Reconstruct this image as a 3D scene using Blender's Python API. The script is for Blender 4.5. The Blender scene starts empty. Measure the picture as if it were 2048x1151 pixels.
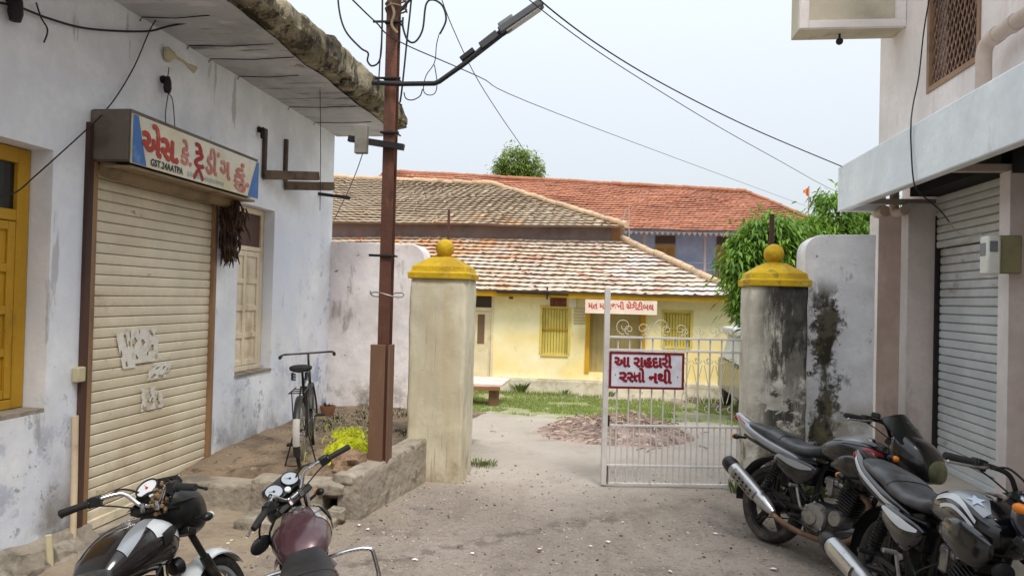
import bpy, bmesh, math, random
from mathutils import Vector, Matrix, noise
RD = math.radians
random.seed(11)
SC = bpy.context.scene
COL = SC.collection

# ------------------------------------------------------------------ camera
YAW, PITCH, ROLL, FPX, CAMH = 7.4638, 0.7727, 1.4321, 1462.0, 1.75
_y, _p, _r = RD(YAW), RD(PITCH), RD(ROLL)
CF = Vector((-math.sin(_y)*math.cos(_p), math.cos(_y)*math.cos(_p), math.sin(_p)))
_R0 = CF.cross(Vector((0, 0, 1))).normalized(); _U0 = _R0.cross(CF)
CR = _R0*math.cos(_r)+_U0*math.sin(_r); CU = _U0*math.cos(_r)-_R0*math.sin(_r)
CC = Vector((0, 0, CAMH))
cd = bpy.data.cameras.new('camera'); cam = bpy.data.objects.new('camera', cd); COL.objects.link(cam)
cd.sensor_width = 36; cd.lens = 36*FPX/2048; cd.clip_start = .05; cd.clip_end = 1500
m4 = Matrix((CR, CU, -CF)).transposed().to_4x4(); m4.translation = CC; cam.matrix_world = m4
SC.camera = cam

def ray(x, y): return CR*(x-1024)-CU*(y-575.5)+CF*FPX
def onX(x, y, X): d = ray(x, y); return CC+d*(X/d.x)
def onY(x, y, Y): d = ray(x, y); return CC+d*(Y/d.y)
def onZ(x, y, Z): d = ray(x, y); return CC+d*((Z-CAMH)/d.z)

# ------------------------------------------------------------------ sky, sun, exposure
w = bpy.data.worlds.new('World'); SC.world = w; w.use_nodes = True
nt = w.node_tree; nt.nodes.clear()
wo = nt.nodes.new('ShaderNodeOutputWorld'); bg = nt.nodes.new('ShaderNodeBackground')
sk = nt.nodes.new('ShaderNodeTexSky'); sk.sky_type = 'NISHITA'; sk.sun_disc = False
SUN_EL, SUN_AZ = RD(58), RD(150)            # azimuth clockwise from +Y
sk.sun_elevation = SUN_EL; sk.sun_rotation = SUN_AZ; sk.dust_density = 3.0; sk.air_density = 1.0
hs = nt.nodes.new('ShaderNodeHueSaturation'); hs.inputs['Saturation'].default_value = .55
mx = nt.nodes.new('ShaderNodeMix'); mx.data_type = 'RGBA'; mx.inputs[0].default_value = .82
# overcast cloud, brighter towards the zenith as a cloudy sky is
tc = nt.nodes.new('ShaderNodeTexCoord'); sx = nt.nodes.new('ShaderNodeSeparateXYZ'); nt.links.new(tc.outputs['Generated'], sx.inputs[0])
mr = nt.nodes.new('ShaderNodeMapRange'); nt.links.new(sx.outputs[2], mr.inputs[0]); mr.inputs[3].default_value = 1/2.45; mr.inputs[4].default_value = 1
vm = nt.nodes.new('ShaderNodeVectorMath'); vm.operation = 'SCALE'; vm.inputs[0].default_value = (8.1, 8.7, 9.25); nt.links.new(mr.outputs[0], vm.inputs['Scale'])
nt.links.new(vm.outputs[0], mx.inputs[7])
nt.links.new(sk.outputs[0], hs.inputs['Color']); nt.links.new(hs.outputs[0], mx.inputs[6])
nt.links.new(mx.outputs[2], bg.inputs[0]); bg.inputs[1].default_value = .1
nt.links.new(bg.outputs[0], wo.inputs[0])
sl = bpy.data.lights.new('sun', 'SUN'); sl.energy = 1.5; sl.angle = RD(20); sl.color = (1, .95, .87)
so = bpy.data.objects.new('sun', sl); COL.objects.link(so)
sd = Vector((math.sin(SUN_AZ)*math.cos(SUN_EL), math.cos(SUN_AZ)*math.cos(SUN_EL), math.sin(SUN_EL)))
so.rotation_euler = sd.to_track_quat('Z', 'Y').to_euler(); so.location = (0, -20, 40)
SC.view_settings.view_transform = 'Standard'; SC.view_settings.look = 'None'
SC.view_settings.exposure = 1.0; SC.view_settings.gamma = 1

# ------------------------------------------------------------------ materials
def srgb(r, g, b):
    f = lambda c: (c/255/12.92 if c/255 <= .04045 else ((c/255+.055)/1.055)**2.4)
    return (f(r), f(g), f(b))

class NB:
    def __init__(s, name):
        s.m = bpy.data.materials.new(name); s.m.use_nodes = True
        s.t = s.m.node_tree; s.b = s.t.nodes['Principled BSDF']
    def n(s, typ): return s.t.nodes.new(typ)
    def l(s, a, b): s.t.links.new(a, b)
    def coords(s, kind='pos'):
        if kind == 'pos': return s.n('ShaderNodeNewGeometry').outputs['Position']
        if kind == 'uv': return s.n('ShaderNodeTexCoord').outputs['UV']
        return s.n('ShaderNodeTexCoord').outputs['Object']
    def noise(s, co, scale, stretch=(1, 1, 1), detail=5, rough=.6, dist=0, off=(0, 0, 0)):
        mp = s.n('ShaderNodeMapping'); mp.inputs['Scale'].default_value = [scale*q for q in stretch]; mp.inputs['Location'].default_value = off
        s.l(co, mp.inputs[0]); nn = s.n('ShaderNodeTexNoise')
        nn.inputs['Scale'].default_value = 1; nn.inputs['Detail'].default_value = detail
        nn.inputs['Roughness'].default_value = rough; nn.inputs['Distortion'].default_value = dist
        s.l(mp.outputs[0], nn.inputs['Vector']); return nn.outputs['Fac']
    def ramp(s, v, lo, hi, a=0., b=1.):
        r = s.n('ShaderNodeMapRange'); r.interpolation_type = 'SMOOTHSTEP'
        for i, q in zip((1, 2, 3, 4), (lo, hi, a, b)): r.inputs[i].default_value = q
        s.l(v, r.inputs[0]); return r.outputs[0]
    def math(s, op, a, b):
        r = s.n('ShaderNodeMath'); r.operation = op
        for i, q in enumerate((a, b)):
            if isinstance(q, (int, float)): r.inputs[i].default_value = q
            else: s.l(q, r.inputs[i])
        return r.outputs[0]
    def mix(s, f, a, b):
        r = s.n('ShaderNodeMix'); r.data_type = 'RGBA'
        for i, q in ((0, f), (6, a), (7, b)):
            if isinstance(q, (int, float)): r.inputs[i].default_value = q
            elif isinstance(q, (tuple, list)): r.inputs[i].default_value = (*q[:3], 1)
            else: s.l(q, r.inputs[i])
        return r.outputs[2]
    def axis(s, co, k):
        x = s.n('ShaderNodeSeparateXYZ'); s.l(co, x.inputs[0]); return x.outputs[k]
    def bump(s, h, strength=.3, dist=.02):
        b = s.n('ShaderNodeBump'); b.inputs['Strength'].default_value = strength; b.inputs['Distance'].default_value = dist
        s.l(h, b.inputs['Height']); s.l(b.outputs[0], s.b.inputs['Normal'])

def mat(name, base, rough=.8, layers=(), bump=None, metal=0, var=.12, vs=1.7, coord='pos', coat=0, spec=.35):
    """base colour with soft variation, then stain layers: (colour, scale, lo, hi, amount, {stretch, z:(full,none), y:(full,none), seed})"""
    q = NB(name); co = q.coords(coord)
    base = tuple(base)
    if var:
        c = q.mix(q.ramp(q.noise(co, vs, detail=6), .3, .7), tuple(min(1, v*(1-var)) for v in base), tuple(min(1, v*(1+var)) for v in base))
        c = q.mix(q.ramp(q.noise(co, vs*13, detail=3, off=(3, 1, 7)), .35, .75, 0, .35), c, tuple(v*(1-var*1.3) for v in base))
    else: c = q.mix(0., base, base)
    for L in layers:
        col, scale, lo, hi, amt = L[:5]; o = L[5] if len(L) > 5 else {}
        sd_ = o.get('seed', random.random()*50)
        f = q.ramp(q.noise(co, scale, o.get('stretch', (1, 1, 1)), o.get('detail', 6), o.get('rough', .62), o.get('dist', 0), (sd_, sd_*.7, sd_*.3)), lo, hi, 0, amt)
        if 'xb' in o:                                    # a vertical band about x = c
            c0, hw = o['xb']; xx = q.math('ADD', q.axis(co, 0), q.math('ADD', q.math('MULTIPLY', q.math('SUBTRACT', q.noise(co, 2.6, detail=6, rough=.75), .5), hw*3.4), q.math('MULTIPLY', q.math('SUBTRACT', q.noise(co, 14, detail=4), .5), hw*1.2)))
            f = q.math('MULTIPLY', f, q.ramp(q.math('ABSOLUTE', q.math('SUBTRACT', xx, c0), 0), hw*.62, hw*.95, 1, 0))
        for k, ax in (('x', 0), ('y', 1), ('z', 2)):
            if k in o:
                a, b = o[k]
                zz = q.math('ADD', q.axis(co, ax), q.math('MULTIPLY', q.math('SUBTRACT', q.noise(co, 2.2), .5), abs(b-a)*.9))
                f = q.math('MULTIPLY', f, q.ramp(zz, a, b, 1, 0) if a < b else q.ramp(zz, b, a, 0, 1))
        c = q.mix(f, c, col)
    q.l(c, q.b.inputs['Base Color'])
    q.b.inputs['Roughness'].default_value = rough; q.b.inputs['Metallic'].default_value = metal
    q.b.inputs['Specular IOR Level'].default_value = spec
    if coat: q.b.inputs['Coat Weight'].default_value = coat; q.b.inputs['Coat Roughness'].default_value = .12
    if bump:
        h = q.noise(co, bump[0], detail=8, rough=.65)
        if len(bump) > 2: h = q.math('ADD', h, q.math('MULTIPLY', q.noise(co, bump[2], detail=3), 1.6))
        q.bump(h, bump[1], .02)
    return q.m

# ------------------------------------------------------------------ mesh builder
OFF = {}
class M:
    def __init__(s): s.v = []; s.f = []; s.uv = None; s.fm = []; s.cm = 0
    def add(s, vs, fs):
        o = len(s.v); s.v += [Vector(p) for p in vs]; s.f += [tuple(i+o for i in f) for f in fs]; s.fm += [s.cm]*len(fs)
        return s
    def hexa(s, p): return s.add(p, [(0, 3, 2, 1), (4, 5, 6, 7), (0, 1, 5, 4), (1, 2, 6, 5), (2, 3, 7, 6), (3, 0, 4, 7)])
    def box(s, x0, x1, y0, y1, z0, z1):
        return s.hexa([(x0, y0, z0), (x1, y0, z0), (x1, y1, z0), (x0, y1, z0), (x0, y0, z1), (x1, y0, z1), (x1, y1, z1), (x0, y1, z1)])
    def cbox(s, c, size, rot=None):
        c = Vector(c); a, b, d = [q/2 for q in size]
        ps = [Vector(p) for p in ((-a, -b, -d), (a, -b, -d), (a, b, -d), (-a, b, -d), (-a, -b, d), (a, -b, d), (a, b, d), (-a, b, d))]
        if rot is not None: ps = [rot @ p for p in ps]
        return s.hexa([c+p for p in ps])
    def bar(s, a, b, wx, wy, up=(0, 0, 1)):
        a, b = Vector(a), Vector(b); d = (b-a).normalized(); u = Vector(up)
        if abs(d.dot(u)) > .98: u = Vector((1, 0, 0))
        x = d.cross(u).normalized(); y = x.cross(d)
        P = lambda q: [q-x*wx/2-y*wy/2, q+x*wx/2-y*wy/2, q+x*wx/2+y*wy/2, q-x*wx/2+y*wy/2]
        return s.hexa(P(a)+P(b))
    def tube(s, pts, r, n=8, cap=True, closed=False):
        pts = [Vector(p) for p in pts]; N = len(pts); rs = r if isinstance(r, (list, tuple)) else [r]*N
        ref = None; rings = []
        for i, p in enumerate(pts):
            if closed: t = (pts[(i+1) % N]-pts[i-1]).normalized()
            else: t = (pts[min(i+1, N-1)]-pts[max(i-1, 0)]).normalized()
            if ref is None:
                ref = Vector((0, 0, 1)) if abs(t.z) < .9 else Vector((1, 0, 0))
            x = ref-t*ref.dot(t); x.normalize(); ref = x; y = t.cross(x)
            rings.append([p+(x*math.cos(2*math.pi*k/n)+y*math.sin(2*math.pi*k/n))*rs[i] for k in range(n)])
        vs = [q for g in rings for q in g]; fs = []
        for i in range(N if closed else N-1):
            j = (i+1) % N
            for k in range(n): fs.append((i*n+k, i*n+(k+1) % n, j*n+(k+1) % n, j*n+k))
        if cap and not closed: fs += [tuple(range(n))[::-1], tuple((N-1)*n+k for k in range(n))]
        return s.add(vs, fs)
    def lathe(s, prof, c=(0, 0, 0), axis=(0, 0, 1), n=20, closed=False):
        """prof: (radius, height along axis)"""
        c, a = Vector(c), Vector(axis).normalized()
        x = a.orthogonal().normalized(); y = a.cross(x)
        vs = [c+a*h+(x*math.cos(2*math.pi*k/n)+y*math.sin(2*math.pi*k/n))*r for r, h in prof for k in range(n)]
        fs = []; N = len(prof)
        for i in range(N if closed else N-1):
            j = (i+1) % N
            for k in range(n): fs.append((i*n+k, i*n+(k+1) % n, j*n+(k+1) % n, j*n+k))
        if not closed:
            if prof[0][0] > 1e-4: fs.append(tuple(range(n))[::-1])
            if prof[-1][0] > 1e-4: fs.append(tuple((N-1)*n+k for k in range(n)))
        return s.add(vs, fs)
    def ball(s, c, r, n=14, jit=0, sc=(1, 1, 1), seed=0):
        vs = []; fs = []; h = n//2
        for i in range(h+1):
            th = math.pi*i/h
            for k in range(n):
                ph = 2*math.pi*k/n; d = Vector((math.sin(th)*math.cos(ph), math.sin(th)*math.sin(ph), math.cos(th)))
                rr = r*(1+jit*noise.noise(d*1.7+Vector((seed, 0, 0))))
                vs.append(Vector(c)+Vector((d.x*sc[0], d.y*sc[1], d.z*sc[2]))*rr)
        for i in range(h):
            for k in range(n): fs.append((i*n+k, (i+1)*n+k, (i+1)*n+(k+1) % n, i*n+(k+1) % n))
        return s.add(vs, fs)
    def grid(s, fn, nu, nv, flip=False):
        vs = [fn(i/nu, j/nv) for i in range(nu+1) for j in range(nv+1)]
        fs = []
        for i in range(nu):
            for j in range(nv):
                a = i*(nv+1)+j; q = (a, a+nv+1, a+nv+2, a+1); fs.append(q[::-1] if flip else q)
        return s.add(vs, fs)
    def prism(s, poly, vec):
        """extrude a flat polygon (list of 3-D points) along vec"""
        v = Vector(vec); n = len(poly); p = [Vector(q) for q in poly]
        return s.add(p+[q+v for q in p], [tuple(range(n))[::-1], tuple(range(n, 2*n))]+[(i, (i+1) % n, (i+1) % n+n, i+n) for i in range(n)])
    def xf(s, fn, start=0):
        for i in range(start, len(s.v)): s.v[i] = fn(s.v[i])
        return s
    def build(s, name, m, parent=None, smooth=True, angle=38, bevel=0, seg=2, props=None, recalc=True):
        me = bpy.data.meshes.new(name); off = OFF.get(parent.name, Vector()) if parent else Vector()
        me.from_pydata([tuple(p-off) for p in s.v], [], s.f); 
        for mm in (m if isinstance(m, (list, tuple)) else [m]): me.materials.append(mm)
        if any(s.fm): me.polygons.foreach_set('material_index', s.fm)
        if s.uv:
            ul = me.uv_layers.new(name='UVMap')
            for p in me.polygons:
                for li in p.loop_indices: ul.data[li].uv = s.uv[me.loops[li].vertex_index]
        if recalc:
            b = bmesh.new(); b.from_mesh(me); bmesh.ops.recalc_face_normals(b, faces=b.faces); b.to_mesh(me); b.free()
        if smooth:
            me.polygons.foreach_set('use_smooth', [True]*len(me.polygons)); me.set_sharp_from_angle(angle=RD(angle))
        o = bpy.data.objects.new(name, me); COL.objects.link(o)
        if parent: o.parent = parent; OFF[o.name] = off
        if bevel:
            bv = o.modifiers.new('bevel', 'BEVEL'); bv.width = bevel; bv.segments = seg; bv.limit_method = 'ANGLE'; bv.angle_limit = RD(40)
        for k, v in (props or {}).items(): o[k] = v
        return o

def thing(name, label, cat, loc=(0, 0, 0), group=None, rot=None, scale=None, local=False):
    o = bpy.data.objects.new(name, None); COL.objects.link(o); o.empty_display_size = .2; o.location = loc
    if rot: o.rotation_euler = rot
    if scale: o.scale = (scale,)*3
    OFF[o.name] = Vector((0, 0, 0)) if local else Vector(loc)
    o['label'] = label; o['category'] = cat
    if group: o['group'] = group
    return o
def tag(o, label, cat, group=None, kind=None):
    o['label'] = label; o['category'] = cat
    if group: o['group'] = group
    if kind: o['kind'] = kind
    return o
def structure(o, label=None):
    o['kind'] = 'structure'
    if label: o['label'] = label
    return o
def recenter(o):
    """origin of a single-mesh thing to the base of its bounds"""
    me = o.data; xs = [v.co for v in me.vertices]
    c = Vector(((min(p.x for p in xs)+max(p.x for p in xs))/2, (min(p.y for p in xs)+max(p.y for p in xs))/2, min(p.z for p in xs)))
    me.transform(Matrix.Translation(-c)); o.location = c; return o
def spline(pts, n=6):
    pts = [Vector(p) for p in pts]; out = []
    for i in range(len(pts)-1):
        p0 = pts[max(i-1, 0)]; p1 = pts[i]; p2 = pts[i+1]; p3 = pts[min(i+2, len(pts)-1)]
        for k in range(n):
            t = k/n
            out.append(.5*((2*p1)+(p2-p0)*t+(2*p0-5*p1+4*p2-p3)*t*t+(3*p1-p0-3*p2+p3)*t*t*t))
    return out+[pts[-1]]
def text_into(m, body, fn, size=1., bold=.02, x0=0., clip=None, squeeze=1., fit=None, fat=0.):
    """letters of the built-in font as flat faces; fn maps (u, v) to a point; returns the width"""
    cu = bpy.data.curves.new('t', 'FONT'); cu.body = body; cu.size = 1; cu.offset = bold; cu.resolution_u = 3
    o = bpy.data.objects.new('t', cu); COL.objects.link(o)
    me = bpy.data.meshes.new_from_object(o.evaluated_get(bpy.context.evaluated_depsgraph_get()))
    bpy.data.objects.remove(o); bpy.data.curves.remove(cu)
    if clip is not None:
        b = bmesh.new(); b.from_mesh(me)
        bmesh.ops.bisect_plane(b, geom=b.verts[:]+b.edges[:]+b.faces[:], plane_co=(clip, 0, 0), plane_no=(1, 0, 0), clear_outer=True)
        b.to_mesh(me); b.free()
    if fit: mn = min(v.co.x for v in me.vertices); mxx = max(v.co.x for v in me.vertices); squeeze = fit/((mxx-mn)*size); x0 -= mn*size*squeeze
    vs = [(x0+v.co.x*size*squeeze, v.co.y*size) for v in me.vertices]
    wd = max(q[0] for q in vs)-x0
    nr = (fn(1, 0)-fn(0, 0)).cross(fn(0, 1)-fn(0, 0)).normalized()
    for k, (dx, dy) in enumerate(((0, 0), (fat, 0), (-fat, 0), (0, fat*.8), (0, -fat*.8)) if fat else ((0, 0),)):      # brush weight
        m.add([fn(a+dx*size, b+dy*size)+nr*.0004*k for a, b in vs], [tuple(p.vertices) for p in me.polygons])
    bpy.data.meshes.remove(me)
    return wd
def stroke(m, pts, wd, fn):
    """flat brush stroke through 2-D points"""
    P = [Vector((a, b, 0)) for a, b in pts]; L = []; Rr = []
    for i, p in enumerate(P):
        t = (P[min(i+1, len(P)-1)]-P[max(i-1, 0)]).normalized(); nn = Vector((-t.y, t.x, 0))*wd/2
        L.append(p+nn); Rr.append(p-nn)
    n = len(P); m.add([fn(q.x, q.y) for q in L+Rr], [(i, i+1, n+i+1, n+i) for i in range(n-1)])
def N2(x, y, s=1., o=0.): return noise.noise(Vector((x*s+o, y*s-o*.37, o*.71)))
# ------------------------------------------------------------------ ground
def sst(a, b, t): t = max(0, min(1, (t-a)/(b-a))); return t*t*(3-2*t)
def gh(x, y):
    z = -.5*sst(7.2, 17.2, y)-.18*sst(4.2, 2.7, y)*sst(.6, -.2, x)
    a = 1 if y < 22 else .3
    z += a*(.010*N2(x, y, 1.1)+.006*N2(x, y, 3.3, 5)+.004*N2(x, y, 9, 9))
    z += .035*sst(-2.6, -3.4, x)*sst(6.6, 5.6, y)*sst(3, 4.4, y)
    return z
def axis_steps(segs):
    out = []
    for a, b, st in segs:
        n = max(1, round((b-a)/st)); out += [a+(b-a)*i/n for i in range(n)]
    return out+[segs[-1][1]]
def ground_material():
    q = NB('ground_dirt'); co = q.coords('pos'); Y = q.axis(co, 1); X = q.axis(co, 0)
    n1 = q.noise(co, .55, detail=7); n2 = q.noise(co, 2.6, detail=7, off=(4, 2, 0)); n3 = q.noise(co, 17, detail=5, off=(1, 7, 0)); n4 = q.noise(co, 70, detail=3)
    street = q.mix(q.ramp(n1, .35, .65), (.25, .212, .18), (.335, .288, .25))
    street = q.mix(q.ramp(n2, .5, .68, 0, .6), street, (.16, .134, .112))
    street = q.mix(q.ramp(q.noise(co, 5, detail=6, off=(9, 9, 0)), .56, .7, 0, .55), street, (.36, .30, .245))
    street = q.mix(q.ramp(n3, .54, .70, 0, .6), street, (.13, .108, .09))
    street = q.mix(q.ramp(q.noise(co, 34, detail=4, off=(2, 8, 0)), .57, .68, 0, .55), street, (.10, .085, .073))
    street = q.mix(q.ramp(q.noise(co, 42, detail=4, off=(6, 1, 0)), .58, .68, 0, .7), street, (.46, .41, .36))
    street = q.mix(q.ramp(n4, .60, .72, 0, .7), street, (.40, .35, .30))
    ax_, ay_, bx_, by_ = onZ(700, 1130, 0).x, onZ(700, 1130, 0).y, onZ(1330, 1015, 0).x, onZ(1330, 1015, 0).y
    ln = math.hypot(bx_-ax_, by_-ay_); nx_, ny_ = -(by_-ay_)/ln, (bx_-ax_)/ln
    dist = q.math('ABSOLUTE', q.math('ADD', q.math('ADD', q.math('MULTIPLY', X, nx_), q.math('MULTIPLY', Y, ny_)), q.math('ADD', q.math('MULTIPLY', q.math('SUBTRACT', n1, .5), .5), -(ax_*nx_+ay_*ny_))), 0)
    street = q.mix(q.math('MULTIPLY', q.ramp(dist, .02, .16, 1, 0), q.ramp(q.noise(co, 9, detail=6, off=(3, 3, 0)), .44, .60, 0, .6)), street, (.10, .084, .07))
    tr_ = q.noise(co, 1.5, stretch=(3.2, .35, 1), detail=5, off=(7, 0, 0)); street = q.mix(q.ramp(tr_, .52, .66, 0, .4), street, (.20, .165, .135))
    sand = q.mix(q.ramp(n1, .3, .7), (.385, .335, .285), (.46, .41, .355))
    sand = q.mix(q.ramp(n2, .52, .72, 0, .5), sand, (.30, .235, .18)); sand = q.mix(q.ramp(n3, .58, .75, 0, .35), sand, (.24, .19, .145))
    dirt = q.mix(q.ramp(n2, .35, .7), (.33, .27, .20), (.23, .18, .135)); dirt = q.mix(q.ramp(n3, .55, .72, 0, .6), dirt, (.14, .11, .085))
    wob = q.math('ADD', q.math('MULTIPLY', q.math('SUBTRACT', n1, .5), 1.6), q.math('MULTIPLY', q.math('SUBTRACT', n2, .5), 1.3))
    c = q.mix(q.ramp(q.math('ADD', X, wob), -2.3, -1.5, 1, 0), street, dirt)
    c = q.mix(q.ramp(q.math('ADD', Y, wob), 6.0, 7.5), c, sand)
    green = q.mix(q.ramp(n3, .4, .6), (.22, .26, .08), (.32, .34, .14))
    yy = q.math('ADD', Y, q.math('MULTIPLY', wob, 1.5))
    gm = q.math('MULTIPLY', q.math('MULTIPLY', q.ramp(yy, 12.2, 13.3), q.ramp(yy, 17.5, 16.6)), q.ramp(n2, .34, .50, 0, .85))
    c = q.mix(gm, c, green)
    q.l(c, q.b.inputs['Base Color']); q.b.inputs['Roughness'].default_value = .92; q.b.inputs['Specular IOR Level'].default_value = .2
    h = q.math('ADD', q.math('MULTIPLY', n3, .8), q.math('ADD', q.math('MULTIPLY', n4, .35), n2)); q.bump(h, .8, .04)
    return q.m
xs = axis_steps([(-120, -12, 12), (-12, -4, .8), (-4, 3.2, .09), (3.2, 12, .8), (12, 120, 12)])
ys = axis_steps([(-8, 2, .6), (2, 9, .09), (9, 18, .3), (18, 40, 2), (40, 300, 20)])
g = M(); ny = len(ys)
g.v = [Vector((x, y, gh(x, y))) for x in xs for y in ys]
g.f = [(i*ny+j, (i+1)*ny+j, (i+1)*ny+j+1, i*ny+j+1) for i in range(len(xs)-1) for j in range(ny-1)]; g.fm = [0]*len(g.f)
structure(g.build('ground', ground_material(), recalc=False))

# shared materials
LIME = mat('limewash_wall', srgb(238, 240, 245), .88, [
    (srgb(214, 216, 222), .9, .45, .7, .5, {}),
    (srgb(222, 228, 242), .8, .34, .62, .8, {'z': (2.2, 3.0)}),
    (srgb(168, 178, 200), 3.2, .53, .59, .55, {'z': (.5, 1.5), 'rough': .7}),
    (srgb(120, 120, 124), 6.5, .60, .64, .6, {'z': (.6, 1.6), 'rough': .72}),
    (srgb(150, 148, 146), 1.6, .42, .66, .75, {'z': (.35, 1.15), 'stretch': (1, 1, .6)}),
    (srgb(120, 110, 100), 2.4, .44, .62, .85, {'z': (.12, .6)}),
    (srgb(150, 142, 136), 5.5, .62, .68, .5, {'stretch': (1, 1, .18)}),
    (srgb(70, 66, 66), 7, .66, .71, .75, {'y': (9.4, 8.0), 'stretch': (1, 1.6, .3)}),
    (srgb(120, 146, 190), 3.2, .55, .64, .7, {'y': (9.2, 7.6), 'z': (2.0, 2.6)}),
    (srgb(86, 78, 74), 11, .70, .76, .6, {}),
    (srgb(240, 240, 242), 2.1, .57, .68, .5, {'z': (.5, 1.3)}),
], bump=(6, .35, 1.3))
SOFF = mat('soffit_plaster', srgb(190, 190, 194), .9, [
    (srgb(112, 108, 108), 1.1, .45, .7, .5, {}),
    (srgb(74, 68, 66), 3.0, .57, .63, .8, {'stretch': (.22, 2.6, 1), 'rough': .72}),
    (srgb(92, 84, 78), 5, .60, .64, .7, {'x': (-2.72, -2.95), 'rough': .74}),
    (srgb(222, 222, 224), 2.2, .58, .62, .5, {'stretch': (.5, 1.4, 1)}),
    (srgb(150, 140, 128), 6, .58, .7, .5, {'stretch': (.3, 2, 1)}),
], bump=(9, .5))
CONC = mat('mossy_broken_concrete', srgb(164, 154, 132), .95, [
    (srgb(104, 94, 68), 1.8, .40, .56, .8, {'rough': .72}),
    (srgb(62, 55, 44), 3.2, .50, .56, .85, {'rough': .74, 'stretch': (1, 1, .6)}),
    (srgb(34, 31, 27), 7, .54, .60, .9, {'rough': .74, 'stretch': (1, 1, .5)}),
    (srgb(196, 186, 160), 3.1, .60, .64, .7, {'rough': .7}),
    (srgb(112, 110, 74), 4.2, .58, .66, .45, {}),
    (srgb(196, 186, 160), 5.2, .58, .68, .6, {}),
], bump=(18, 1., 5))
KERB = mat('weathered_cement', srgb(158, 148, 134), .93, [
    (srgb(94, 86, 76), 2.2, .46, .66, .7, {}),
    (srgb(66, 60, 52), 7, .56, .68, .6, {}),
    (srgb(190, 182, 168), 4.4, .56, .7, .5, {}),
], bump=(16, .8, 4))
DARKWOOD = mat('dark_old_wood', (.035, .024, .018), .7, [((.08, .06, .045), 6, .5, .7, .5, {'stretch': (1, 1, .2)})])
OCHRE = mat('ochre_painted_wood', srgb(192, 146, 34), .55, [
    (srgb(120, 84, 24), 4, .56, .7, .55, {'stretch': (1, 1, .3)}), (srgb(86, 66, 36), 14, .66, .74, .6, {})], bump=(22, .15))
CREAMWD = mat('cream_painted_wood', srgb(232, 216, 190), .6, [
    (srgb(168, 138, 92), 3, .52, .7, .6, {'stretch': (1, 1, .35)}), (srgb(110, 88, 60), 12, .66, .74, .5, {})], bump=(22, .15))
OLDPLASTER = mat('pinkish_weathered_plaster', srgb(236, 229, 228), .92, [
    (srgb(204, 194, 192), 1.2, .42, .66, .7, {}),
    (srgb(226, 222, 226), 2.4, .5, .7, .6, {}),
    (srgb(128, 112, 104), 4.6, .56, .68, .6, {'stretch': (1, 1, .35)}),
    (srgb(70, 62, 58), 7.5, .64, .70, .85, {}),
    (srgb(96, 88, 70), 2.8, .46, .62, .85, {'z': (.35, .9)}),
], bump=(5, .55, 1.6))
STEEL = mat('rusty_brown_steel', srgb(96, 62, 50), .6, [
    (srgb(62, 40, 36), 2.2, .4, .66, .75, {'stretch': (1, 1, .2)}),
    (srgb(140, 90, 62), 5, .56, .7, .6, {'stretch': (1, 1, .25)}),
    (srgb(44, 32, 30), 9, .6, .72, .6, {'stretch': (1, 1, .3)})], bump=(30, .3), metal=.15)
DARKIRON = mat('dark_iron', (.028, .026, .027), .55, [((.07, .05, .04), 9, .55, .7, .6, {})], metal=.5)
CABLE = mat('black_cable', (.016, .016, .018), .6, var=0)
GREYIRON = mat('grey_painted_iron', srgb(204, 199, 196), .5, [(srgb(150, 124, 104), 7, .60, .7, .5, {}), (srgb(160, 154, 150), 3, .5, .7, .5, {})])
DARKGLASS = mat('dark_window_glass', (.02, .018, .016), .12, var=0, spec=.5)

# ------------------------------------------------------------------ left shop building
XW = -3.5
LB = thing('shop_building', 'low whitewashed shop building with broken mossy roof slab, roller shutter and ochre window', 'building', (XW, 4, 0))
m = M()
def wallbox(y0, y1, z0, z1): m.box(XW-.34, XW, y0, y1, z0, z1)
Z0, Z1 = -.6, 3.9
WY0, WY1, WZ0, WZ1 = 2.95, 4.2, .955, 2.61       # ochre window
SY0, SY1, SZ1 = 4.49, 6.18, 2.56                  # roller shutter
VY0, VY1, VZ0, VZ1 = 6.56, 7.31, .93, 2.6         # cream window
for a, b in ((-6, WY0), (WY1, SY0), (SY1, VY0), (VY1, 8.93)): wallbox(a, b, Z0, Z1)
wallbox(WY0, WY1, Z0, WZ0); wallbox(WY0, WY1, WZ1, Z1)
wallbox(SY0, SY1, SZ1, Z1); wallbox(SY0, SY1, Z0, .06)
wallbox(VY0, VY1, Z0, VZ0); wallbox(VY0, VY1, VZ1, Z1)
m.box(-11.6, XW-.34, 8.62, 8.93, Z0, Z1); m.box(-11.9, -11.6, -6, 8.93, Z0, Z1); m.box(-11.6, XW-.34, -6, -5.7, Z0, Z1)
m.build('wall', LIME, LB)
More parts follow.
